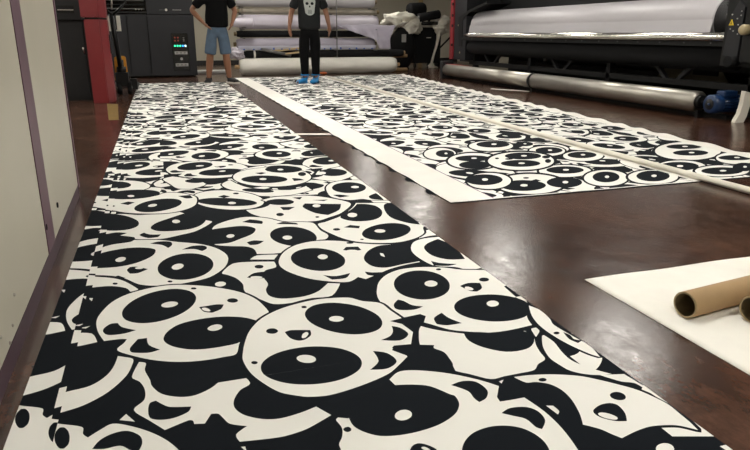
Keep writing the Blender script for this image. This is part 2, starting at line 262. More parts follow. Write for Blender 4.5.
TILE_TXT = """
w1 -121,3966 -128,3922 -147,3888 -177,3866 -215,3858 -257,3865 -300,3886 -340,3919 -372,3961 -395,4009 -406,4059 -402,4105 -385,4143 -355,4168 -315,4178 -270,4172 -224,4149 -183,4112 -150,4066 -129,4016
b1 -230,4029 -233,4000 -243,3976 -260,3960 -281,3953 -305,3956 -330,3969 -352,3990 -371,4017 -384,4049 -391,4082 -389,4112 -379,4138 -363,4155 -341,4163 -316,4160 -290,4147 -267,4124 -248,4095 -235,4062
w1 -46,4143 15,4200 115,4091 201,3917 114,3809 36,3847 -7,3985
b1 201,4003 187,3973 157,3962 121,3974 93,4004 83,4042 96,4072 126,4084 163,4072 192,4041
w1 849,3912 819,3833 771,3771 709,3732 641,3717 570,3727 504,3761 446,3817 404,3891 380,3976 378,4066 399,4152 443,4225 506,4276 582,4298 662,4289 737,4248 799,4181 839,4096 856,4003
b1 694,3893 681,3862 656,3839 623,3826 583,3823 541,3831 500,3850 465,3877 438,3910 423,3946 420,3982 431,4014 455,4039 489,4054 530,4058 574,4049 617,4029 653,4001 679,3966 693,3929
b1 844,4166 831,4133 808,4108 778,4092 743,4087 706,4093 672,4110 642,4136 620,4169 609,4206 608,4243 620,4277 642,4305 673,4322 709,4328 748,4322 784,4304 814,4276 836,4241 846,4203
w1 571,3942 565,3926 552,3919 539,3924 530,3938 529,3956 535,3971 547,3978 561,3974 570,3960
w1 724,4199 717,4183 706,4175 694,4179 686,4193 686,4211 692,4227 704,4235 716,4231 723,4217
b1 527,4145 575,4156 596,4123 558,4089
b1 728,3921 773,3888 788,3841 724,3833
b1 838,4011 825,3977 809,3960 794,3965 786,3990 788,4027 800,4062 817,4080 833,4075 841,4048
w1 293,3887 350,3984 440,3729 655,3606 766,3677 777,3566 633,3487 479,3513 373,3647 306,3773
b1 561,3602 554,3589 540,3583 520,3583 495,3590 469,3603 443,3620 420,3641 403,3662 393,3683 391,3701 397,3714 411,3721 432,3721 457,3714 484,3701 510,3683 533,3662 550,3640 560,3619
w1 848,3882 895,3806 982,3748 1105,3860 1163,4038 1135,4188 1025,4118 922,3920
b1 1104,3977 1090,3944 1070,3919 1045,3902 1017,3894 989,3898 964,3912 944,3934 931,3964 926,3998 929,4034 942,4067 962,4094 988,4113 1017,4121 1046,4118 1072,4103 1093,4079 1105,4047 1109,4012
w1 968,4001 958,3979 942,3969 927,3974 918,3992 919,4017 929,4039 945,4050 961,4045 969,4026
w1 469,3378 451,3321 417,3281 372,3260 321,3260 266,3281 213,3320 166,3374 130,3441 108,3513 103,3585 117,3648 148,3697 195,3724 252,3727 313,3704 371,3658 420,3595 454,3522 471,3447
b1 430,3365 419,3343 394,3329 359,3327 316,3335 270,3353 224,3379 183,3411 151,3446 131,3480 126,3511 135,3536 159,3550 195,3554 240,3546 288,3527 336,3499 377,3466 408,3430 426,3395
w1 323,3401 317,3387 306,3381 293,3385 284,3398 282,3414 287,3428 298,3435 311,3430 320,3418
b1 243,3577 278,3602 307,3557 272,3532
b1 363,3612 358,3602 350,3597 340,3601 332,3610 330,3622 335,3633 344,3637 354,3634 361,3624
w1 -413,3512 -404,3706 -396,3798 -225,3730 -92,3699 -38,3755 43,3729 116,3631 127,3533 104,3407 31,3326 -57,3305 -212,3365 -313,3459
b1 -65,3763 -73,3728 -93,3699 -126,3677 -166,3665 -211,3664 -256,3674 -298,3693 -331,3720 -354,3753 -364,3788 -360,3823 -341,3854 -310,3878 -269,3892 -221,3894 -174,3885 -130,3864 -95,3835 -73,3800
w1 -202,3735 -205,3721 -214,3716 -225,3719 -235,3731 -239,3747 -236,3760 -227,3766 -215,3762 -206,3750
b1 46,3512 40,3470 23,3429 -4,3394 -37,3368 -73,3353 -109,3350 -141,3359 -168,3379 -186,3409 -194,3446 -191,3487 -176,3528 -152,3566 -119,3595 -81,3613 -42,3618 -6,3608 22,3586 40,3552
w1 -81,3494 -85,3475 -96,3461 -110,3457 -122,3465 -127,3481 -123,3500 -112,3515 -98,3519 -86,3511
b1 -270,3581 -231,3613 -195,3583 -228,3537
b1 31,3659 96,3662 108,3586 71,3588
b1 -338,3551 -340,3542 -347,3538 -357,3541 -365,3550 -368,3561 -366,3570 -359,3574 -350,3571 -342,3562
b1 -293,3536 -295,3527 -302,3523 -311,3526 -319,3535 -323,3546 -321,3555 -313,3559 -304,3556 -296,3548
w1 -318,3248 -323,3402 -281,3329
w1 867,3590 927,3708 1016,3755 1120,3733 1141,3554 1145,3344 1143,3202 1038,3236 993,3274 924,3273 870,3325 842,3394
b1 1094,3526 1077,3487 1053,3456 1024,3435 993,3426 962,3429 935,3444 914,3471 901,3505 897,3546 903,3589 919,3629 942,3663 972,3687 1005,3698 1038,3695 1066,3678 1088,3649 1100,3611 1102,3569
w1 1059,3554 1050,3538 1036,3531 1022,3535 1014,3550 1014,3568 1024,3585 1038,3592 1052,3587 1060,3573
b1 863,3411 904,3410 948,3359 886,3344
b1 1050,3326 1109,3381 1109,3307 1101,3215 1045,3257
w1 652,2878 692,2900 793,2979 888,3109 937,3201 988,3184 1107,3134 1148,2942 1152,2750 1105,2661 1080,2587 1017,2529 930,2497 842,2511 763,2551 712,2613 676,2702 651,2792
b1 784,2963 882,3090 936,3179 982,3164 1020,3108 1018,3004 973,2901 906,2856 821,2876
w1 875,2971 864,2950 849,2940 835,2944 827,2962 829,2986 840,3008 856,3019 870,3014 878,2996
b1 1066,3114 1100,3147 1159,3151 1148,2942 1113,2718 1068,2760 1023,2866 1033,2999
b1 1044,2663 1025,2626 997,2593 962,2567 924,2550 887,2544 854,2549 826,2565 808,2590 801,2621 805,2658 821,2695 847,2730 882,2759 922,2778 962,2786 999,2781 1028,2764 1046,2736 1052,2701
w1 922,2671 912,2657 897,2652 883,2657 874,2670 874,2686 884,2700 899,2705 914,2700 922,2687
b1 755,2785 793,2814 833,2784 818,2748
b1 730,2760 724,2750 714,2746 704,2749 698,2758 698,2770 704,2780 714,2784 724,2781 730,2772
b1 790,2581 787,2577 782,2575 778,2577 775,2581 775,2586 778,2591 782,2593 787,2591 790,2587
w1 635,2764 647,2680 615,2645 585,2670
w1 356,3241 440,3255 493,3323 465,3422 544,3467 644,3459 762,3420 872,3290 905,3189 808,3033 736,2978 654,2931 523,2964 431,3059 375,3154
b1 647,3208 674,3276 854,3205 813,3092 736,3017 682,3074
w1 742,3205 734,3188 721,3179 709,3183 701,3198 702,3218 710,3236 723,3245 735,3240 743,3225
b1 533,3245 608,3221 567,3172 538,3181
b1 526,3095 520,3079 509,3071 497,3075 490,3088 490,3107 496,3123 507,3131 519,3127 526,3114
b1 686,2995 682,2987 676,2984 670,2985 667,2992 667,3001 671,3009 676,3012 682,3010 686,3004
b1 624,3325 616,3307 603,3293 584,3284 563,3282 541,3286 519,3296 501,3311 487,3330 480,3351 479,3372 486,3391 499,3406 518,3415 540,3418 563,3414 585,3403 604,3387 617,3368 624,3346
b1 632,3424 688,3420 665,3367
b1 726,3337 811,3319 783,3296
w1 -362,3356 -259,3361 -172,3313 -115,3304 -43,3291 30,3306 142,3116 172,3070 90,2942 17,2901 -69,2868 -170,2901 -180,2934 -329,3046 -355,3104
b1 -164,3151 -170,3108 -189,3078 -219,3062 -257,3062 -299,3077 -343,3107 -383,3148 -417,3197 -441,3251 -453,3303 -450,3350 -433,3385 -402,3404 -362,3406 -316,3389 -269,3356 -226,3310 -193,3256 -171,3202
b1 -110,3057 -86,3136 -20,3206 59,3277 129,3294 148,3133 118,3034 65,2983 -16,2976 -77,2997
w1 25,3129 21,3111 11,3103 0,3106 -9,3121 -12,3141 -8,3159 1,3168 13,3164 22,3149
b1 -157,2958 -138,2990 -112,2953 -64,2938 -77,2901 -120,2900
b1 -318,3011 -260,3034 -212,3008 -257,2969 -316,2979
w1 161,2935 186,3012 258,3078 339,3108 431,3059 503,2962 577,2938 633,2902 638,2780 655,2693 632,2639 595,2636 505,2592 448,2568 405,2515 312,2532 309,2600 281,2644 208,2675 153,2721
b1 144,2941 223,2957 293,2960 336,2935 356,2888 330,2815 269,2758 213,2716 128,2722
w1 251,2816 246,2800 237,2790 226,2789 218,2799 215,2815 220,2831 229,2841 240,2842 249,2832
b1 595,2659 580,2622 558,2594 531,2579 501,2577 472,2589 446,2614 424,2648 409,2691 403,2738 407,2785 420,2826 442,2858 470,2877 502,2880 534,2867 563,2839 585,2799 598,2753 601,2705
w1 493,2706 486,2690 474,2683 461,2687 453,2701 452,2719 459,2735 472,2742 484,2738 493,2724
b1 291,2700 325,2718 366,2696 334,2657 300,2659
b1 310,3025 352,3059 404,3012 397,2961 344,2996
b1 460,2940 494,2965 555,2927 559,2899
w1 276,2473 309,2513 394,2498 368,2443
w1 154,2353 201,2442 257,2448 364,2418 361,2354 319,2333 301,2294 298,2251 303,2187 287,2132 292,2073 328,2038 390,2032 435,2045 470,2072 513,2128 554,2109 498,2010 427,2011 383,2002 347,1992 294,2001 261,2047 222,2115 213,2156 216,2215 199,2283 174,2324
w1 158,2239 153,2225 143,2217 131,2218 122,2228 119,2242 123,2256 133,2264 146,2263 155,2253
b1 315,2374 310,2363 301,2358 290,2362 283,2372 282,2385 286,2395 296,2400 306,2397 314,2387
b1 239,2276 270,2315 316,2317 298,2251 269,2255
w1 294,2260 289,2254 278,2253 265,2257 254,2265 251,2274 256,2280 268,2281 281,2276 291,2268
w1 386,2431 423,2522 489,2597 583,2625 684,2592 758,2533 860,2483 946,2477 925,2385 917,2232 848,2219 777,2195 716,2158 657,2123 635,2152 594,2118 547,2128 460,2191 399,2284 378,2360
b1 635,2332 619,2296 595,2270 566,2255 535,2253 505,2263 477,2286 454,2318 439,2357 433,2401 437,2444 451,2484 474,2514 504,2533 538,2536 572,2525 603,2499 626,2463 639,2419 643,2374
w1 582,2407 574,2392 562,2384 550,2388 543,2402 543,2420 551,2435 563,2443 576,2439 583,2425
b1 715,2336 760,2425 821,2475 877,2478 980,2481 931,2356 926,2242 849,2231 768,2214 721,2248
w1 800,2386 810,2374 804,2332 794,2355
b1 664,2470 687,2505 737,2494 738,2446 697,2446
w1 721,2441 714,2435 701,2434 686,2439 676,2448 673,2456 680,2462 693,2463 708,2458 719,2450
b1 733,2548 728,2542 720,2540 710,2543 704,2550 703,2558 708,2564 717,2566 726,2563 732,2556
b1 515,2213 559,2187 618,2201 589,2156 536,2157
b1 677,2198 700,2181 752,2169 710,2138 677,2160
w1 946,2406 988,2478 1049,2511 1125,2509 1137,2185 1134,2102 1067,2089 1026,2137 960,2170 937,2238 930,2330
b1 999,2389 1041,2446 1105,2485 1131,2374 1104,2209 1036,2225 994,2290
b1 964,2230 989,2197 1048,2165 1005,2156 954,2177
w1 -343,2631 -329,2781 -274,2846 -194,2864 -178,2888 -69,2853 6,2799 96,2740 157,2663 190,2571 191,2494 166,2406 107,2324 34,2295 -37,2287 -106,2305 -147,2334 -199,2413 -250,2456 -345,2504 -352,2575
b1 -352,2575 -310,2734 -231,2776 -167,2777 -110,2750 -87,2715 -101,2640 -161,2572 -234,2548 -329,2563
w1 -202,2644 -204,2626 -212,2612 -224,2607 -235,2614 -241,2629 -239,2646 -230,2661 -218,2666 -207,2659
b1 131,2470 124,2423 107,2382 84,2351 55,2332 24,2325 -7,2332 -35,2352 -57,2384 -73,2424 -79,2469 -76,2517 -62,2561 -39,2597 -9,2622 25,2631 60,2623 90,2600 114,2563 128,2518
w1 18,2485 14,2465 3,2449 -10,2445 -22,2453 -27,2471 -24,2491 -13,2507 1,2512 13,2504
b1 -192,2499 -182,2531 -160,2529 -115,2486 -150,2452 -179,2455
w1 -133,2504 -136,2498 -143,2496 -152,2499 -160,2505 -163,2513 -160,2519 -153,2521 -144,2518 -136,2511
b1 -110,2813 -77,2832 -27,2815 -20,2763 -37,2727 -61,2777
b1 19,2686 61,2723 111,2712 120,2670 98,2641 67,2679
b1 -27,2321 -29,2316 -34,2313 -39,2315 -43,2320 -45,2327 -43,2333 -39,2335 -33,2333 -29,2328
b1 -248,2429 -221,2448 -192,2411
w1 -336,2479 -241,2427 -197,2381 -146,2283 -152,2266 -172,2267 -187,2306 -236,2342 -290,2350 -336,2345
b1 -218,2361 -220,2355 -224,2353 -230,2355 -234,2360 -236,2367 -235,2372 -231,2375 -225,2373 -220,2368
w1 -308,2251 -292,2245 -293,2218
w1 -309,2004 -280,2010 -291,1995
w1 -319,1971 -270,1951 -250,1886 -298,1875 -318,1882
w1 666,2018 694,2080 742,2139 803,2175 855,2181 911,2174 983,2144 1032,2105 1086,2083 1133,2067 1126,1960 1125,1898 1126,1829 1123,1784 1109,1735 1052,1645 1036,1588 952,1578 886,1582 830,1606 778,1638 735,1694 700,1736 666,1782 649,1850 642,1913 649,1966
b0 1109,1898 1127,1908 1122,1802 1101,1800
b1 923,1959 901,1923 872,1896 841,1880 810,1875 780,1882 756,1901 738,1929 729,1965 730,2006 741,2049 761,2088 789,2120 823,2141 858,2148 891,2140 918,2118 935,2085 942,2045 938,2001
w1 892,1999 881,1984 866,1978 852,1983 845,1996 847,2013 858,2028 874,2034 887,2030 894,2016
b1 1099,1692 1075,1666 1043,1647 1006,1638 967,1639 930,1649 898,1668 873,1694 857,1726 854,1759 863,1792 884,1821 915,1843 954,1855 997,1855 1038,1844 1073,1822 1098,1793 1112,1759 1111,1724
b1 1098,1801 1109,1735 1074,1670 1026,1645 977,1653
w1 1017,1768 1006,1756 992,1752 980,1755 975,1767 978,1781 989,1793 1003,1798 1015,1794 1020,1783
b1 960,1952 1001,1969 1042,1956 1027,1910 995,1886 974,1898
w1 992,1908 985,1903 977,1904 970,1912 967,1923 970,1933 976,1939 985,1937 991,1929 994,1918
b1 1090,1976 1081,1966 1068,1963 1058,1966 1052,1976 1054,1987 1063,1997 1075,2001 1086,1997 1092,1988
b1 964,2129 959,2124 953,2122 948,2124 945,2129 945,2135 950,2141 956,2143 962,2141 965,2136
b1 679,1875 705,1906 720,1888 734,1848 765,1826 727,1811 682,1823 671,1843
b1 764,1731 804,1760 810,1716 833,1669 781,1669 755,1687
w1 702,1689 727,1659 771,1623 823,1591 910,1563 993,1558 998,1520 975,1466 963,1425 954,1385 920,1366 892,1341 847,1338 801,1337 758,1335 717,1375 685,1408 696,1439 700,1468 701,1511 683,1542 691,1559 652,1572 661,1603 686,1665
b1 810,1610 800,1557 820,1504 871,1457 937,1454 982,1488 1009,1541 978,1562 913,1569 858,1594
w1 1105,1722 1121,1679 1114,1609 1102,1574 1106,1520 1115,1461 1122,1412 1108,1347 1092,1371 1070,1436 1058,1501 1056,1574 1071,1646
b1 1086,1513 1081,1509 1075,1507 1069,1509 1067,1513 1068,1519 1073,1523 1080,1524 1085,1523 1087,1518
b1 1100,1515 1108,1491 1104,1465 1121,1449 1100,1439 1090,1470
w1 1024,1512 1033,1516 1036,1467 1023,1406 1020,1357 1036,1316 1059,1281 1079,1257 1045,1263 1010,1280 983,1308 974,1343 970,1386 988,1449
w1 1018,1564 1038,1568 1035,1544 1003,1512
w1 -264,2035 -258,2096 -227,2188 -178,2246 -105,2280 -37,2287 32,2265 114,2218 197,2142 242,2062 263,1976 265,1934 239,1902 191,1826 152,1755 133,1684 96,1677 60,1674 6,1679 -47,1696 -100,1726 -154,1771 -191,1815 -174,1855 -167,1879 -187,1886 -231,1887 -253,1957
b1 47,2146 42,2103 26,2061 1,2025 -30,1998 -65,1981 -99,1976 -132,1983 -159,2001 -179,2028 -189,2064 -189,2105 -177,2147 -155,2186 -124,2219 -87,2240 -48,2248 -11,2241 19,2219 39,2187
w1 -14,2108 -19,2093 -32,2084 -49,2083 -62,2091 -68,2105 -63,2120 -50,2129 -34,2130 -20,2122
b1 -63,1852 -49,1898 -13,1938 49,1956 118,1953 173,1932 207,1904 222,1876 189,1813 152,1755 107,1743 51,1742 9,1753 -32,1782 -56,1816
w1 112,1879 108,1866 96,1857 83,1856 72,1863 67,1875 72,1888 83,1897 97,1899 108,1892
b1 52,2054 75,2055 108,2058 132,2050 120,2014 90,1994 65,2010
w1 86,2012 82,2007 75,2010 67,2018 61,2030 60,2040 63,2044 71,2042 79,2033 84,2021
b1 182,2069 178,2059 168,2055 157,2059 149,2068 146,2081 151,2091 161,2095 172,2091 180,2081
b1 53,2224 51,2219 46,2217 40,2219 35,2224 34,2230 36,2236 41,2238 47,2236 51,2231
b1 -240,1967 -222,2006 -199,2006 -185,1971 -143,1935 -177,1921 -223,1926
b1 -156,1816 -136,1869 -110,1868 -104,1819 -73,1779 -101,1769 -133,1777 -152,1789
w1 379,1982 451,1994 547,1976 584,1933 637,1897 650,1833 667,1747 666,1664 647,1607 624,1581 578,1583 563,1568 594,1521 557,1485 508,1444 419,1409 334,1391 284,1399 261,1410 216,1444 180,1507 157,1569 147,1642 153,1690 166,1750 191,1826 239,1902 306,1954
b1 592,1741 575,1714 550,1698 519,1693 486,1699 453,1717 423,1744 398,1779 381,1818 374,1858 378,1896 394,1927 419,1948 452,1955 489,1949 525,1928 558,1897 582,1858 597,1816 600,1776
w1 487,1815 479,1804 466,1801 453,1805 443,1816 442,1829 449,1840 463,1844 477,1839 486,1828
b1 459,1524 444,1494 417,1471 383,1456 344,1451 303,1455 264,1468 231,1489 205,1517 190,1548 188,1582 198,1613 222,1640 256,1658 299,1666 344,1663 387,1648 424,1624 449,1592 461,1558
w1 342,1582 334,1571 320,1569 304,1577 294,1591 292,1606 300,1617 315,1619 331,1611 341,1597
b1 272,1793 266,1783 257,1779 246,1783 238,1792 237,1804 242,1814 252,1818 263,1815 270,1805
b1 394,1942 391,1937 386,1935 381,1937 377,1941 377,1948 379,1953 384,1955 390,1953 393,1948
b1 290,1780 311,1787 367,1769 362,1735 338,1711 317,1711 298,1735
w1 357,1755 356,1744 350,1733 343,1724 336,1722 332,1726 334,1736 339,1748 347,1757 354,1759
b1 184,1614 182,1610 177,1608 172,1610 168,1614 167,1620 169,1625 174,1627 179,1625 184,1620
b1 615,1718 636,1699 645,1650 606,1618 553,1638 587,1654 607,1683
b1 509,1580 544,1556 554,1503 515,1472 469,1481 506,1519
b0 622,1753 681,1766 733,1773 745,1753 722,1713 683,1666 649,1576 691,1559 673,1526 691,1489 698,1462 686,1397 647,1415 598,1439 544,1449 592,1515 592,1546 567,1580 578,1593 629,1586 663,1658 659,1681 651,1721
w1 821,1325 867,1321 930,1304 991,1275 1029,1241 1063,1204 1090,1169 1108,1124 1116,1088 1113,1048 1110,1014 1104,983 1077,1010 1048,1022 1009,1029 965,1024 917,1012 905,1032 892,1057 865,1084 884,1123 902,1181 905,1229 892,1264 863,1285 837,1291
b1 896,1286 891,1282 885,1281 878,1283 875,1288 876,1293 881,1297 888,1298 894,1296 897,1292
b1 1038,1150 1027,1143 1015,1144 1006,1151 1003,1162 1008,1173 1019,1179 1032,1179 1041,1172 1043,1161
b1 922,1124 954,1141 983,1141 996,1127 990,1093 972,1064 947,1072 922,1097
w1 958,1079 950,1077 940,1082 930,1092 925,1103 927,1111 935,1113 946,1108 955,1098 960,1087
w1 827,1180 843,1174 844,1150 833,1138 830,1159
w1 1000,943 987,934 972,931 961,935 957,944 962,956 974,965 990,968 1001,964 1005,955
w1 1045,1263 1110,1247 1120,1160 1123,1086 1126,1031 1125,952 1117,879 1105,905 1102,976 1118,1004 1125,1049 1120,1096 1112,1132 1107,1197 1077,1218
w1 504,1418 543,1447 596,1435 667,1394 728,1339 761,1297 731,1247 734,1232 795,1229 809,1161 810,1087 797,1006 771,911 352,929 277,1072 302,1167 304,1189 317,1212 326,1245 321,1281 328,1289 350,1278 423,1338
b1 352,1279 354,1244 370,1215 400,1189 444,1178 493,1178 548,1189 599,1216 627,1252 633,1289 624,1301 591,1352 550,1374 507,1385 501,1424 445,1405 355,1370
w1 501,1250 494,1238 481,1231 468,1231 459,1239 458,1251 465,1263 478,1271 492,1270 500,1262
b1 345,1233 342,1228 336,1226 331,1228 328,1233 327,1239 331,1244 336,1246 342,1245 345,1239
b1 442,1114 456,1132 472,1137 487,1128 502,1106 500,1080 467,1084
w1 488,1104 485,1103 480,1105 476,1111 473,1117 473,1121 477,1122 482,1120 486,1114 489,1108
b1 645,1340 681,1349 714,1335 723,1289 703,1256 678,1245 674,1265 674,1300
b1 707,1185 737,1198 777,1190 795,1165 791,1127 764,1098 755,1109 750,1145 729,1165
b1 725,1004 703,982 677,967 648,959 619,959 592,968 570,983 554,1005 545,1031 546,1059 556,1087 575,1112 602,1132 633,1142 666,1143 697,1134 722,1116 737,1090 743,1061 739,1031
b0 761,1297 796,1333 811,1318 795,1229 755,1229 728,1231 731,1252
w1 772,1317 788,1322 774,1306
w1 -129,1720 -111,1708 -113,1668 -99,1609 -94,1576 -70,1528 -27,1499 12,1496 59,1526 96,1589 111,1666 131,1672 128,1590 150,1512 121,1485 101,1443 99,1406 117,1369 155,1339 196,1328 246,1336 289,1351 315,1304 262,1274 231,1262 183,1255 95,1266 90,1296 118,1321 81,1343 68,1372 58,1394 42,1398 25,1362 1,1368 -1,1383 -12,1387 -64,1364 -97,1413 -135,1473 -112,1512 -111,1561 -124,1607 -145,1640
b1 -102,1463 -98,1494 -84,1500 -70,1480 -51,1460 -2,1446 -10,1424 -43,1408 -75,1410 -97,1426
w1 -321,1481 -297,1465 -247,1436 -242,1406 -230,1388 -206,1411 -180,1428 -141,1406 -97,1367 -62,1324 -36,1277 -15,1227 -19,1137 -323,1236 -326,1372
b1 -217,1340 -203,1370 -175,1388 -145,1387 -118,1358 -113,1325 -121,1298 -138,1311 -159,1333 -192,1332
b1 -269,1399 -269,1374 -276,1361 -285,1364 -295,1383 -302,1410 -302,1436 -296,1450 -286,1447 -275,1427
w1 95,1246 104,1245 105,1224
w1 -166,1439 -152,1461 -131,1421
w1 -337,1595 -302,1613 -247,1626 -211,1667 -194,1718 -187,1775 -170,1764 -146,1744 -147,1708 -160,1651 -200,1580 -252,1534 -304,1515 -333,1507
"""
